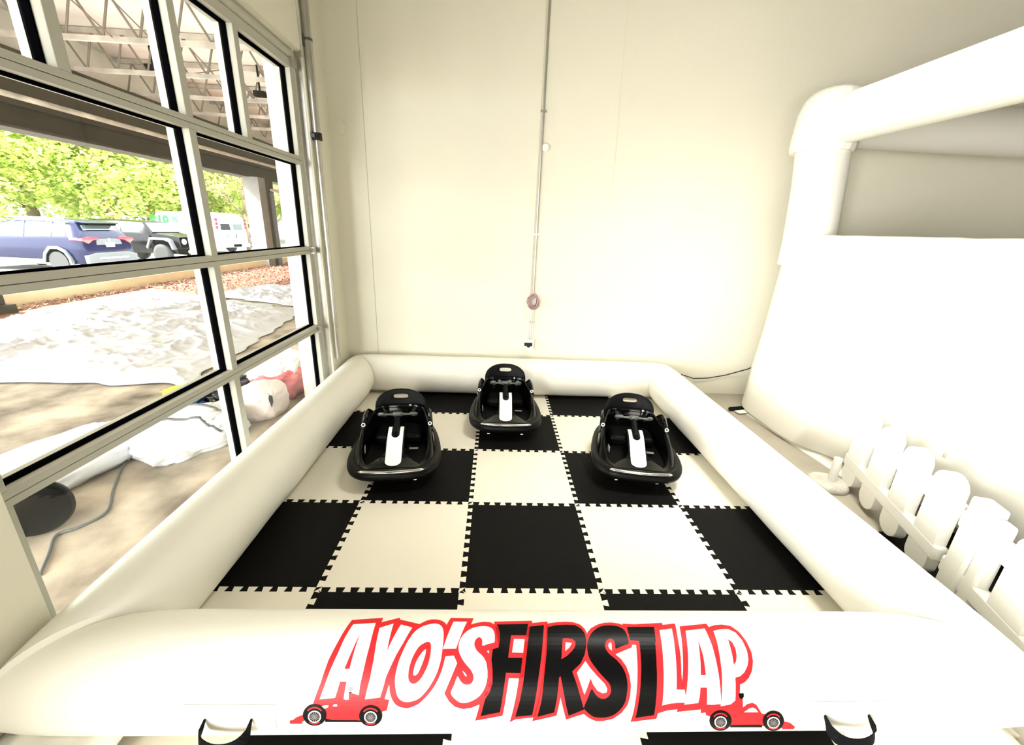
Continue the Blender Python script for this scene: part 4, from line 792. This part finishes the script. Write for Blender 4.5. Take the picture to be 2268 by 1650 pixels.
# canopy
struct(bx('ceiling_canopy', -8.1, -1.55, -8, 45, 4.5, 4.62, M_deck))
b = MB(); b.bb(-7.86, -7.56, -8, 45, 3.02, 3.80); b.bb(-7.95, -7.47, -8, 45, 3.76, 3.82); b.bb(-7.95, -7.47, -8, 45, 2.66, 2.70); b.bb(-7.74, -7.68, -8, 45, 2.7, 3.05)
o = b.obj('canopy_girder', M_beam); tag(o, 'deep brown steel girder along the outer edge of the canopy', 'girder')
b = MB(); b.tube([(-7.42, -7, 3.12), (-7.42, 40, 3.12)], .045, 10); o = b.obj('sprinkler_pipe', M_chord, smooth=True, angle=40); tag(o, 'pale pipe running along the face of the brown girder', 'pipe')
struct(bx('ceiling_fascia', -8.1, -7.95, -8, 45, 3.78, 4.5, M_deck))
struct(bx('wall_facade', -1.55, -1.35, 2.7, 45, FZ, 4.5, M_wall))
jo = empty('roof_joist', (0, 0, 3.85)); b = MB(); b.bb(-7.9, -1.6, -.035, .035, -.02, .045); b.obj('bottom_chord', M_chord, jo)
b = MB(); b.bb(-7.9, -1.6, -.04, .04, .56, .64); b.obj('top_chord', M_chord, jo)
b = MB(); x = -7.8; up = 0
while x < -1.9:
    b.tube([(x, 0, .02), (x + .20, 0, .58)], .017, 6, m=0); b.tube([(x + .20, 0, .58), (x + .52, 0, .02)], .017, 6, m=0); x += .52
b.obj('web_bars', M_joist, jo)
jl = 'open web steel roof joist with zigzag bars under the canopy deck'
ORD = 'nearest,second,third,fourth,fifth,sixth,seventh,eighth,ninth,tenth,eleventh,twelfth,thirteenth,fourteenth,fifteenth,sixteenth,seventeenth,eighteenth,nineteenth,twentieth,farthest'.split(',')
for k in range(21):
    o = jo if k == 0 else copy_tree(jo)
    o.location = (0, 3.11 + 1.52 * k, 3.85); tag(o, 'open web steel roof joist under the canopy, ' + ORD[k] + (' from the near end' if 0 < k < 20 else ' of the row'), 'joist', 'steel joists under the canopy roof')
b = MB()
for x in (-5.6, -3.4):
    for k in range(20):
        y = 3.11 + 1.52 * k; b.tube([(x, y, 3.87), (x, y + 1.52, 4.43)], .010, 5); b.tube([(x + .04, y, 4.43), (x + .04, y + 1.52, 3.87)], .010, 5)
o = b.obj('cross_bracing', M_joist); tag(o, 'thin crossed bracing rods running between the roof joists', 'bracing')
lc = 0
for x, y in ((-3.6, 7.57), (-6.2, 7.77), (-5.0, 9.09), (-3.3, 10.6), (-6.0, 12.1), (-4.4, 13.6), (-6.5, 16.6)):
    b = MB(); b.box((0, 0, 0), (.22, .16, .10)); b.tube([(0, 0, .05), (0, 0, .53)], .02, 8); o = b.obj('canopy_lamp', M_gask, bevel=.01); o.location = (x, y, 3.97)
    lc += 1; tag(o, 'small dark lamp box hung under the canopy, ' + ('nearest,second nearest,third nearest,fourth nearest,fifth nearest,sixth nearest,farthest'.split(',')[lc - 1]) + ' of seven', 'lamp', 'dark lamp boxes under the canopy')
# columns
co_ = empty('canopy_column', (-7.35, 13.3, FZ), label='grey canopy column with a dark recess and downpipe beyond the right-hand door panes', cat='column')
b = MB(); b.bb(-.32, .14, -.50, -.10, -.5, 2.68); b.obj('cladding', M_colc, co_)
b = MB(); b.bb(-.22, .10, -.10, .46, -.5, 2.68); b.obj('steel_core', M_beam, co_)
b = MB(); b.tube([(.15, .20, 0), (.15, .20, 2.3)], .07, 12); b.obj('downpipe', M_clad, co_, smooth=True, angle=40)
b = MB(); b.tube([(.30, -.1, 2.35), (.30, .9, 2.35)], .04, 8); b.tube([(.30, .45, 2.35), (.30, .45, .9)], .03, 8); b.obj('side_pipe', M_chord, co_, smooth=True, angle=40)
co2 = empty('canopy_column', (-7.2, 4.62, FZ), label='dark brown canopy column base at the left edge of the view', cat='column')
b = MB(); b.bb(-.2, .2, -.32, .30, -.5, 2.68); b.obj('steel_core', M_beam, co2)
b = MB(); b.bb(-.26, .28, -.38, .36, -.5, .16); b.obj('base_block', M_beam, co2)

# ---------------------------------------------------------------- deflated tarpaulin on the apron
def tarp(name, corners, nx, ny, hump, seed, m, lab, cat):
    A, B, C_, D = [Vector((*c, 0)) for c in corners]; rows = []
    for j in range(ny + 1):
        r = []; v = j / ny
        for i in range(nx + 1):
            u = i / nx; p = A.lerp(B, u).lerp(D.lerp(C_, u), v)
            q = Vector((p.x * 1.2, p.y * 1.2, seed)); wv = noise.noise_vector(q * .8) * .6
            e = min(1, 7 * min(u, 1 - u, v, 1 - v))
            h = hump * (noise.noise(q * .45) * .5 + .5) * e
            rid = (1 - abs(noise.noise((q + wv) * 1.9)) * 2); rid2 = (1 - abs(noise.noise((q + wv) * 4.6 + Vector((7, 3, 1)))) * 2); rid3 = (1 - abs(noise.noise((q - wv) * 9.5)) * 2)
            z = FZ + .012 + h + e * (.055 * max(0, rid) ** 3 + .030 * max(0, rid2) ** 2 + .012 * rid3 ** 2)
            edgew = .10 * noise.noise(q * 2.3)
            r.append(Vector((p.x + edgew * (1 - e), p.y + edgew * (1 - e), z)))
        rows.append(r)
    b = MB(); b.loft(rows, closed=False, capA=False, capB=False); o = b.obj(name, m, smooth=True)
    md = o.modifiers.new('s', 'SOLIDIFY'); md.thickness = .003
    return tag(o, lab, cat)
tarp('silver_tarpaulin', ((-6.85, 2.2), (-2.7, 2.3), (-3.2, 6.0), (-6.95, 7.6)), 200, 200, .10, 1.7, M_tarp, 'large crumpled silver white tarpaulin spread on the concrete outside', 'tarpaulin')
tarp('silver_tarpaulin', ((-5.6, 7.15), (-3.35, 6.2), (-4.3, 8.9), (-5.25, 8.0)), 70, 90, .08, 9.3, M_tarp, 'smaller crumpled sheet end nearer the canopy column, beside the mulch', 'tarpaulin')

def blob(name, c, r, seed, m, amp=.16, fr=2.2, parent=None, rz=0, flat=.0):
    bm = bmesh.new(); bmesh.ops.create_icosphere(bm, subdivisions=5, radius=1)
    for v in bm.verts:
        p = v.co.copy(); q = p * fr + Vector((seed, seed * 2, 0))
        k = 1 + amp * noise.noise(q) + amp * .45 * (1 - 2 * abs(noise.noise(q * 2.1))) + amp * .2 * (1 - 2 * abs(noise.noise(q * 4.7)))
        sq = lambda t: math.copysign(abs(t) ** .8, t)
        z = sq(p.z) * r[2] * k
        v.co = Vector((sq(p.x) * r[0] * k, sq(p.y) * r[1] * k, max(z, -r[2] * .62)))
        v.co.z += r[2] * .62
    me = bpy.data.meshes.new(name); bm.to_mesh(me); bm.free(); me.materials.append(m); me.polygons.foreach_set('use_smooth', [True] * len(me.polygons))
    o = bpy.data.objects.new(name, me); COL.objects.link(o); o.location = c; o.rotation_euler = (0, 0, rz)
    if parent: o.parent = parent
    return o
G = FZ - .003
tag(blob('fabric_bag', (-2.46, .86, G), (.24, .46, .12), 1.3, M_bag, .14, rz=-.25), 'long white fabric bundle on the concrete just outside the door glass', 'bag')
root = empty('strapped_bag', (-1.95, 1.26, G), label='white vinyl bundle tied with grey straps right outside the door', cat='bag')
blob('bundle', (0, 0, 0), (.22, .32, .145), 4.1, M_bag, .15, 2.6, root, rz=-.5)
dgb = bpy.context.evaluated_depsgraph_get(); bundle = [x for x in bpy.data.objects if x.parent == root][0]
for yy, sl in ((-.12, .25), (.10, -.2)):
    pts = []
    for k in range(25):
        x = -.26 + .52 * k / 24; y = yy + sl * x
        hit_, loc_, n_, f_ = bundle.ray_cast(Matrix.Rotation(.5, 3, 'Z') @ Vector((x, y, 1)), Vector((0, 0, -1)))
        if hit_: pts.append(Matrix.Rotation(-.5, 3, 'Z') @ loc_ + Vector((0, 0, .004)))
    b = MB(); b.tube(pts, .013, 6, flat=.5); b.obj('strap', M_clad, root, smooth=True)
root = empty('pale_bag', (-1.76, 1.80, G), label='pale pink vinyl bag with a black mark near the far end of the door', cat='bag')
blob('bundle', (0, 0, 0), (.17, .21, .155), 6.6, M_bagp, .10, 1.8, root)
b = MB(); b.tube([(.10, -.10, .20), (.13, -.115, .18), (.145, -.13, .15), (.15, -.145, .11)], [.012, .02, .013, .002], 8); b.obj('black_mark', M_web, root, smooth=True)
root = empty('red_and_white_bag', (-1.83, 2.26, G), label='red and white shiny bag slumped outside beyond the pale pink bag', cat='bag')
blob('red_part', (0, -.02, 0), (.19, .20, .15), 8.2, M_bagr, .18, 3, root); blob('white_part', (-.06, .05, .15), (.20, .23, .14), 3.3, M_bag, .16, 2.5, root)
tag(blob('blue_plastic_bag', (-2.32, 1.70, G), (.12, .13, .10), 5.5, M_bagb, .25, 3.5), 'crinkled blue plastic bag beside the black sheet outside', 'bag')
tag(blob('black_plastic_sheet', (-2.20, 2.02, G), (.16, .20, .13), 7.7, M_bagk, .30, 3.5), 'crumpled shiny black plastic sheet outside behind the strapped bundle', 'plastic sheet')
tag(blob('black_plastic_scrap', (-2.30, 1.38, G), (.09, .11, .12), 2.7, M_bagk, .35, 4), 'small crumpled piece of black plastic between the two white bundles', 'plastic sheet')
tag(blob('yellow_rag', (-2.64, 2.14, G), (.12, .08, .035), 2.2, M_yell, .3, 4), 'small bright yellow rag on the concrete at the edge of the tarpaulin', 'rag')
b = MB(); b.tube([(-2.66, 1.88, G + .03), (-2.60, 1.93, G + .03)], .022, 12); o = b.obj('blue_tube', M_bagb, smooth=True, angle=40); tag(o, 'tiny blue tube lying on the concrete below the yellow rag', 'tube')
b = MB()
cp = [Vector(p) for p in [(-2.24, 1.12, G + .01), (-2.17, .93, G + .01), (-2.03, .70, G + .008), (-1.90, .50, G + .008), (-1.93, .38, G + .008), (-1.98, .32, G + .008), (-1.90, .20, G + .008), (-1.80, .05, G + .008)]]
cp = [cp[0]] + cp + [cp[-1]]; sp = []
for k in range(1, len(cp) - 2):
    for t in (0, .2, .4, .6, .8):
        p0, p1, p2, p3 = cp[k - 1:k + 3]; sp.append(.5 * (2 * p1 + (p2 - p0) * t + (2 * p0 - 5 * p1 + 4 * p2 - p3) * t * t + (3 * p1 - p0 - 3 * p2 + p3) * t ** 3))
b.tube(sp, .007, 6)
tag(b.obj('extension_cord', M_clad, smooth=True), 'thin grey cord curving over the stained concrete outside the door', 'cord')
root = empty('air_blower', (-2.08, .36, G), math.radians(40), label='black round air blower standing outside at the near edge of the door', cat='blower')
b = MB(); b.lathe([(.001, -.02), (.10, -.02), (.135, -.005), (.14, .03), (.125, .055), (.06, .062), (.001, .062)], (0, 0, .14), 32, Matrix.Rotation(PI / 2, 3, 'X')); b.obj('housing', M_rub, root, smooth=True, angle=40)
b = MB(); b.bb(-.26, -.09, -.05, .09, .0, .24); b.obj('motor_box', M_rub, root, bevel=.02)
for z in (.08, .13, .18):
    b = MB(); b.box((-.15, -.056, z), (.09, .012, .012)); b.obj('bright_bar', M_chrome, root)

# ---------------------------------------------------------------- vehicles in the parking lot
def vehicle(name, P, deg, st, paint, lab, cat='car'):
    root = empty(name, (P[0], P[1], LZ), math.radians(deg), label=lab, cat=cat)
    b = MB(); rings = []
    W = max(s[4] for s in st)
    for s, zb, zt, zr, hw, hr in st:
        g = []
        half = [(hw * .88, zb), (hw * .985, zb + (zt - zb) * .18), (hw, zb + (zt - zb) * .55), (hw * .985, zt - .04), (hw * .955, zt), (hr + (hw * .955 - hr) * .12, zt + (zr - zt) * .85), (hr * .93, zr - .015), (hr * .6, zr)]
        for y, z in half: g.append(Vector((-s, W - y, z)))
        for y, z in half[::-1]: g.append(Vector((-s, W + y, z)))
        rings.append(g)
    b.loft(rings); b.obj('body', paint, root, smooth=True, angle=38)
    return root, W
def interp(st, s):
    for a, b_ in zip(st, st[1:]):
        if a[0] <= s <= b_[0]:
            t = (s - a[0]) / (b_[0] - a[0] + 1e-9); return [x + (y - x) * t for x, y in zip(a, b_)]
    return st[-1]
def side_glass(root, W, st, s0, s1, z_off=(.03, .10), m=None, tilt=(0, 0), name='side_window'):
    m = m or M_cglass
    for sgn in (-1, 1):
        g = []
        for s, tb in ((s0, 0), (s1, 0), (s1 + tilt[1], 1), (s0 + tilt[0], 1)):
            i = interp(st, s); zt, zr, hw, hr = i[2], i[3], i[4] * .955, i[5]
            if tb == 0: z = zt + z_off[0]
            else: z = zr - z_off[1]
            k = (z - zt) / max(.01, (zr - zt)) / .85; y = hw + (hr + (hw - hr) * .12 - hw) * min(1, k) + .006
            g.append((-s, W + sgn * y, z))
        b = MB(); g2 = [(x, y - sgn * .01, z) for x, y, z in g]
        b.loft([[Vector(p) for p in g2], [Vector(p) for p in g]]); b.obj(name, m, root)
def wheels(root, W, ss, r, w=.22, hub=M_hub):
    for s in ss:
        for y in (w / 2 - .035, 2 * W - w / 2 + .035):
            sg = -1 if y < W else 1
            b = MB(); b.lathe([(r * .62, -w / 2), (r * .9, -w / 2), (r, -w * .3), (r, w * .3), (r * .9, w / 2), (r * .62, w / 2)], (-s, y, r), 32, Matrix.Rotation(PI / 2, 3, 'X')); o = b.obj('wheel', M_tyre, root, smooth=True, angle=50)
            h = MB(); h.tube([(-s, y + sg * w * .36, r), (-s, y + sg * w * .42, r)], r * .63, 24); h.cm = 1
            for k in range(5):
                a = 2 * PI * k / 5 + .3
                h.tube([(-s + r * .40 * math.cos(a), y + sg * w * .425, r + r * .40 * math.sin(a)), (-s + r * .40 * math.cos(a), y + sg * w * .43, r + r * .40 * math.sin(a))], r * .13, 3)
            h.obj('hub', [hub, M_tyre], o, smooth=True, angle=40)
def arch(root, W, ss, r, m):
    for s in ss:
        for sg in (-1, 1):
            b = MB(); R0 = [(1.32, -.1), (1.30, .35), (.95, 1.02), (.25, 1.36), (-.55, 1.34), (-1.15, .75), (-1.40, .1), (-1.46, -.1)]
            y = W + sg * (W + .012)
            out = [(-s + p[0] * r, max(.32, r + p[1] * r)) for p in R0]; inn = [(-s + p[0] * r * .82, max(.32, r + (p[1] * r * .82))) for p in R0]
            b.prism(out + inn[::-1], y - .05, y + .05); b.obj('wheel_arch_trim', m, root)
            b = MB(); b.prism(inn, y - .02, y - .004); b.obj('wheel_well', M_gask, root)
# navy sport utility vehicle, tail towards the building
st = [(0, .42, .80, .83, .84, .80), (.06, .32, 1.02, 1.05, .90, .78), (.16, .30, 1.13, 1.30, .92, .72), (.40, .28, 1.14, 1.60, .92, .66), (.60, .28, 1.13, 1.68, .92, .65), (1.4, .28, 1.10, 1.71, .92, .66), (2.3, .28, 1.07, 1.69, .92, .66), (2.9, .28, 1.05, 1.56, .92, .67), (3.5, .28, 1.04, 1.12, .91, .80), (4.2, .30, .94, .99, .89, .76), (4.5, .34, .75, .80, .80, .70)]
root, Wd = vehicle('suv', (-13.36, 13.36), -4, st, M_navy, 'dark navy suv parked tail towards the kerb, at the left of the parking row')
side_glass(root, Wd, st, .62, 1.05, tilt=(.05, 0), name='quarter_window'); side_glass(root, Wd, st, 1.10, 1.98); side_glass(root, Wd, st, 2.04, 2.80, tilt=(0, -.28))
b = MB(); b.loft([[Vector((x, Wd + y * k, z)) for y, z in ((-.66, 1.14), (.66, 1.14), (.56, 1.52), (-.56, 1.52)) for x in [-.165 + .0 if z < 1.3 else -.325]] for k in (1,)] + [[Vector(((-.13 if z < 1.3 else -.29), Wd + y, z + .01)) for y, z in ((-.66, 1.14), (.66, 1.14), (.56, 1.52), (-.56, 1.52))]]); b.obj('rear_window', M_cglass, root)
b = MB(); b.box((-.28, Wd, 1.62), (.34, 1.22, .04), Matrix.Rotation(.1, 3, 'Y')); b.obj('roof_spoiler', M_navy, root, bevel=.015)
b = MB(); b.box((-.16, Wd, 1.555), (.10, 1.0, .06)); b.obj('spoiler_recess', M_gask, root)
for sg in (-1, 1):
    b = MB(); b.prism([(Wd + sg * .93, 1.05), (Wd + sg * .93, 1.12), (Wd + sg * .62, 1.17), (Wd + sg * .38, 1.14), (Wd + sg * .38, 1.09), (Wd + sg * .60, 1.06), (Wd + sg * .75, .96)], -.16, .005, ax='x'); b.obj('tail_light', M_tail, root)
    b = MB(); b.box((-.30, Wd + sg * .925, 1.10), (.30, .012, .09)); b.obj('tail_light', M_tail, root)
b = MB(); b.prism([(Wd - .5, .78), (Wd + .5, .78), (Wd + .42, 1.10), (Wd - .42, 1.10)], -.1, -.022, ax='x'); b.obj('tailgate_recess', M_clad, root)
b = MB(); b.box((-.012, Wd, .90), (.02, .32, .17)); b.obj('licence_plate', M_plate, root)
b = MB(); b.lathe([(.045, 0), (.055, .01), (.045, .02)], (-.02, Wd, 1.06), 18, Matrix.Rotation(PI / 2, 3, 'Y')); b.obj('badge', M_chrome, root)
b = MB(); b.prism([(Wd - .9, .30), (Wd + .9, .30), (Wd + .92, .58), (Wd + .6, .66), (Wd - .6, .66), (Wd - .92, .58)], -.10, .05, ax='x'); b.obj('rear_bumper', M_clad, root, bevel=.02)
b = MB(); b.box((.045, Wd, .48), (.03, 1.1, .05)); b.obj('bumper_strip', M_chrome, root)
b = MB(); b.bb(-4.2, -.5, -.012, .02, .26, .42); b.obj('side_sill', M_clad, root, bevel=.01)
b = MB(); b.bb(-2.6, -.6, .16, .20, 1.70, 1.74); b.obj('roof_rail', M_chrome, root)
arch(root, Wd, (.98, 3.66), .36, M_clad); wheels(root, Wd, (.98, 3.66), .355)
# black off-roader, nose towards the building
st = [(0, .45, .95, 1.00, .72, .68), (.10, .42, 1.08, 1.14, .76, .70), (1.15, .42, 1.16, 1.22, .80, .72), (1.20, .42, 1.17, 1.26, .86, .72), (1.55, .42, 1.20, 1.66, .86, .66), (2.6, .42, 1.20, 1.70, .88, .68), (4.0, .42, 1.20, 1.69, .88, .68), (4.15, .42, 1.1, 1.6, .86, .66)]
root, Wd = vehicle('off_road_car', (-13.06, 17.1), -8, st, M_blk, 'black boxy off-road car parked nose towards the kerb, behind the navy suv')
side_glass(root, Wd, st, 1.62, 2.4, m=M_cglass); side_glass(root, Wd, st, 2.5, 3.3)
b = MB(); b.loft([[Vector((-1.18, Wd - .66, 1.27)), Vector((-1.18, Wd + .66, 1.27)), Vector((-1.48, Wd + .60, 1.62)), Vector((-1.48, Wd - .60, 1.62))], [Vector((-1.22, Wd - .66, 1.25)), Vector((-1.22, Wd + .66, 1.25)), Vector((-1.52, Wd + .60, 1.60)), Vector((-1.52, Wd - .60, 1.60))]]); b.obj('windscreen', M_cglass, root)
b = MB(); b.bb(-.03, .02, Wd - .68, Wd + .68, .68, 1.10); b.obj('grille', M_gask, root, bevel=.02)
for k in range(7):
    b = MB(); b.box((.022, Wd - .30 + .1 * k, .90), (.012, .03, .30)); b.obj('grille_slat', M_clad, root)
for sg in (-1, 1):
    b = MB(); b.lathe([(.12, 0), (.11, .03), (.001, .04)], (.01, Wd + sg * .52, .92), 20, Matrix.Rotation(PI / 2, 3, 'Y')); b.obj('headlight', M_clear, root, smooth=True)
b = MB(); b.bb(-.1, .25, Wd - .80, Wd + .80, .42, .64); b.obj('front_bumper', M_gask, root, bevel=.05)
for sg in (-1, 1):
    b = MB(); b.lathe([(.07, 0), (.001, .02)], (.25, Wd + sg * .58, .53), 16, Matrix.Rotation(PI / 2, 3, 'Y')); b.obj('fog_light', M_clear, root)
for s in (.75, 3.4):
    for sg in (-1, 1):
        b = MB(); b.prism([(-s + .62, .62), (-s + .50, .98), (-s + .30, 1.06), (-s - .40, 1.06), (-s - .62, .66), (-s - .56, .60), (-s - .36, .97), (-s + .26, .97), (-s + .44, .90), (-s + .54, .60)], Wd + sg * .80 - .13, Wd + sg * .80 + .13); b.obj('fender_flare', M_clad, root)
wheels(root, Wd, (.75, 3.4), .40)
# white van with green price lettering
st = [(0, .45, 1.12, 1.16, .90, .88), (.04, .40, 1.15, 1.95, .97, .86), (.18, .38, 1.18, 2.12, .99, .84), (.6, .38, 1.18, 2.18, .99, .83), (4.3, .38, 1.15, 2.16, .99, .83), (4.9, .38, 1.12, 1.75, .98, .84), (5.3, .40, 1.10, 1.22, .96, .88), (5.9, .42, .95, 1.0, .9, .8)]
root, Wd = vehicle('cargo_van', (-15.17, 23.22), -18, st, M_vanw, 'white cargo van with green 19.95 lettering parked behind the off-road car', 'van')
for sg in (-1, 1):
    b = MB(); b.prism([(Wd + sg * .10, 1.30), (Wd + sg * .70, 1.30), (Wd + sg * .64, 1.84), (Wd + sg * .10, 1.84)], -.06, -.012 if sg else 0, ax='x')
    for i, v in enumerate(b.v): b.v[i] = (v[0] + .03 - (.07 if v[2] > 1.5 else 0), v[1], v[2])
    b.obj('rear_window', M_dglass if sg < 0 else M_cglass, root)
    for z in (1.42, 1.62, 1.82):
        b = MB(); b.box((-.02, Wd + sg * .90, z), (.08, .12, .15)); b.obj('tail_light', M_tail, root)
b = MB(); b.bb(-.1, .12, Wd - .95, Wd + .95, .36, .58); b.obj('rear_bumper', M_vanw, root, bevel=.03)
b = MB(); b.box((.01, Wd + .35, .98), (.02, .34, .20)); b.obj('plate_holder', M_gask, root); b = MB(); b.box((.022, Wd + .35, .98), (.02, .26, .14)); b.obj('licence_plate', M_plate, root)
b = MB(); b.box((.13, Wd + .1, .46), (.04, .5, .14)); b.obj('bumper_step', M_gask, root)
wheels(root, Wd, (1.3, 4.7), .37)
def text(s, size, loc, rot, name, parent, m):
    cu = bpy.data.curves.new(name, 'FONT'); cu.body = s; cu.size = size; cu.extrude = .002; cu.offset = size * .02
    t = bpy.data.objects.new(name, cu); COL.objects.link(t); bpy.context.view_layer.update()
    me = bpy.data.meshes.new_from_object(t.evaluated_get(bpy.context.evaluated_depsgraph_get())); bpy.data.objects.remove(t, do_unlink=True)
    me.materials.clear(); me.materials.append(m); o = bpy.data.objects.new(name, me); COL.objects.link(o); o.parent = parent; o.location = loc; o.rotation_euler = rot
    return o
text('$19', .92, (-4.75, -.012, 1.28), (PI / 2 - .10, 0, 0), 'price_lettering', root, M_green); text('95', .45, (-3.1, .012, 1.58), (PI / 2 - .14, 0, 0), 'price_lettering', root, M_green)
text('19', .32, (.035, Wd - .55, .86), (PI / 2, 0, PI / 2), 'price_lettering', root, M_green)
# dark grey car further along
st = [(0, .42, .80, .83, .82, .78), (.06, .32, 1.0, 1.03, .88, .76), (.18, .30, 1.1, 1.28, .91, .70), (.5, .28, 1.1, 1.56, .91, .64), (1.4, .28, 1.06, 1.64, .91, .64), (2.4, .28, 1.04, 1.6, .91, .64), (3.4, .28, 1.0, 1.08, .9, .8), (4.5, .34, .75, .8, .8, .7)]
root, Wd = vehicle('hatchback_car', (-17.34, 30.06), -12, st, M_dgry, 'dark grey hatchback parked tail towards the kerb, right of the white van')
b = MB(); b.loft([[Vector((-.17, Wd - .62, 1.12)), Vector((-.17, Wd + .62, 1.12)), Vector((-.42, Wd + .52, 1.48)), Vector((-.42, Wd - .52, 1.48))], [Vector((-.13, Wd - .62, 1.13)), Vector((-.13, Wd + .62, 1.13)), Vector((-.38, Wd + .52, 1.50)), Vector((-.38, Wd - .52, 1.50))]]); b.obj('rear_window', M_cglass, root)
b = MB(); b.box((-.36, Wd, 1.57), (.3, 1.1, .04)); b.obj('roof_spoiler', M_gask, root)
for sg in (-1, 1):
    b = MB(); b.box((-.05, Wd + sg * .72, 1.0), (.1, .34, .10)); b.obj('tail_light', M_tail, root)
b = MB(); b.box((.0, Wd, .80), (.03, .34, .16)); b.obj('licence_plate', M_plate, root)
b = MB(); b.bb(-.12, .04, Wd - .86, Wd + .86, .30, .62); b.obj('rear_bumper', M_clad, root, bevel=.03)
b = MB(); b.bb(.04, .06, Wd - .7, Wd + .7, .44, .50); b.obj('bumper_strip', M_chrome, root)
wheels(root, Wd, (.95, 3.6), .34); side_glass(root, Wd, st, .7, 1.5); side_glass(root, Wd, st, 1.6, 2.4)
bc = copy_tree(root); bc.location = (-14.5, 39.5, LZ); bc.rotation_euler = (0, 0, math.radians(-60)); tag(bc, 'dark car seen beyond the column at the far right of the parking lot', 'car')

# ---------------------------------------------------------------- trees
def crown(name, R, H, n, m, parent, seed, z0, clumps=60, ls=.26):
    r = np.random.default_rng(seed); cc = r.normal(size=(clumps, 3)); cc /= np.linalg.norm(cc, axis=1)[:, None]; cc *= r.uniform(.35, 1, (clumps, 1)) ** .5
    cc = cc * np.array([R, R, H / 2]) * .86 + np.array([0, 0, z0 + H / 2])
    k = r.integers(0, clumps, n); d = r.normal(size=(n, 3)); d /= np.linalg.norm(d, axis=1)[:, None]
    c = cc[k] + d * r.uniform(.2, 1, (n, 1)) ** .4 * R * .26
    return quads(name, c, ls, ls * .7, m, parent, seed, flat=.25)
def make_tree(name, R, H, m, seed, z0=.5):
    root = empty(name, (0, 0, 0)); crown('foliage', R, H, 15000, m, root, seed, z0)
    b = MB(); rr = random.Random(seed); b.tube([(0, 0, -.6), (.1, 0, H * .3), (0, .15, H * .6), (.1, .1, H * .85)], [.30, .22, .14, .05], 9)
    for k in range(9):
        a = rr.uniform(0, 6.28); z = H * rr.uniform(.15, .6); l = R * rr.uniform(.5, .8)
        b.tube([(.05, .05, z), (l * .5 * math.cos(a), l * .5 * math.sin(a), z + l * .35), (l * math.cos(a), l * math.sin(a), z + l * .55)], [.09, .06, .02], 6)
    b.obj('trunk', M_bark, root, smooth=True); return root
tA = make_tree('leafy_tree', 4.6, 11, M_leaf, 3); tB = make_tree('leafy_tree', 4.2, 10, M_leaf2, 8)
k = 0
for az, dist, kind, s in ((50, 33, 1, 1.0), (45, 36, 0, 1.05), (40, 33, 0, .95), (35.5, 36, 1, 1.1), (31, 38, 0, 1.0), (27.5, 42, 1, 1.1), (23.5, 45, 0, 1.1), (20, 48, 1, 1.15), (16.5, 52, 0, 1.2), (53, 41, 0, 1.2), (47.5, 45, 1, 1.25), (42.5, 44, 1, 1.2), (37, 46, 0, 1.25), (32.5, 49, 1, 1.2), (28, 53, 0, 1.3), (24, 57, 1, 1.3)):
    src = (tA, tB)[kind]
    a = math.radians(az + 0); p = (.11 - dist * math.sin(a), -1.42 + dist * math.cos(a), LZ)
    o = copy_tree(src); o.location = p; o.scale = (s, s, s); o.rotation_euler = (0, 0, k * 1.7)
    tag(o, ('fresh green' if kind == 0 else 'yellow green') + ' leafy tree beyond the parked cars, ' + (ORD[k].replace('nearest', 'leftmost') + (' from the left' if k else '') + ' in the front row' if k < 9 else ORD[k - 9].replace('nearest', 'leftmost') + (' from the left' if k > 9 else '') + ' in the back row'), 'tree', 'fresh green trees beyond the parking lot' if kind == 0 else 'yellow green trees beyond the parking lot')
    k += 1
for t in (tA, tB):
    for c_ in [x for x in bpy.data.objects if x.parent == t]: bpy.data.objects.remove(c_, do_unlink=True)
    bpy.data.objects.remove(t, do_unlink=True)
root = empty('young_street_tree', (-16.0, 27.6, LZ), label='small bare-branched young tree with sparse leaves between van and column', cat='tree')
b = MB(); rr = random.Random(11); b.tube([(0, 0, 0), (.05, 0, 1.5), (.0, .05, 2.2)], [.13, .11, .10], 9)
tips = []
def branch(p, d, l, r, lv):
    q = p + d * l; mid = (p + q) / 2 + Vector((rr.uniform(-1, 1), rr.uniform(-1, 1), 0)) * l * .06
    b.tube([p, mid, q], [r, r * .8, r * .55], 6)
    tips.append(q)
    if lv:
        for _ in range(3):
            e = (d + Vector((rr.uniform(-1, 1), rr.uniform(-1, 1), rr.uniform(-.1, .8))) * .75).normalized(); branch(q, e, l * rr.uniform(.6, .85), r * .55, lv - 1)
for k in range(7):
    a = 2 * PI * k / 7; branch(Vector((0, .05, 2.0 + .03 * k)), Vector((math.cos(a), math.sin(a), .75 if k % 2 else 1.3)).normalized(), 1.1, .06, 3)
branch(Vector((0, .05, 2.1)), Vector((.05, 0, 1)), 1.5, .08, 3)
b.obj('trunk', M_bark, root, smooth=True)
tp = np.array([tuple(t) for t in tips]); r_ = np.random.default_rng(4); c = tp[r_.integers(0, len(tp), 2600)] + r_.normal(size=(2600, 3)) * .22
quads('foliage', c, .10, .07, M_leaf2, root, 4)
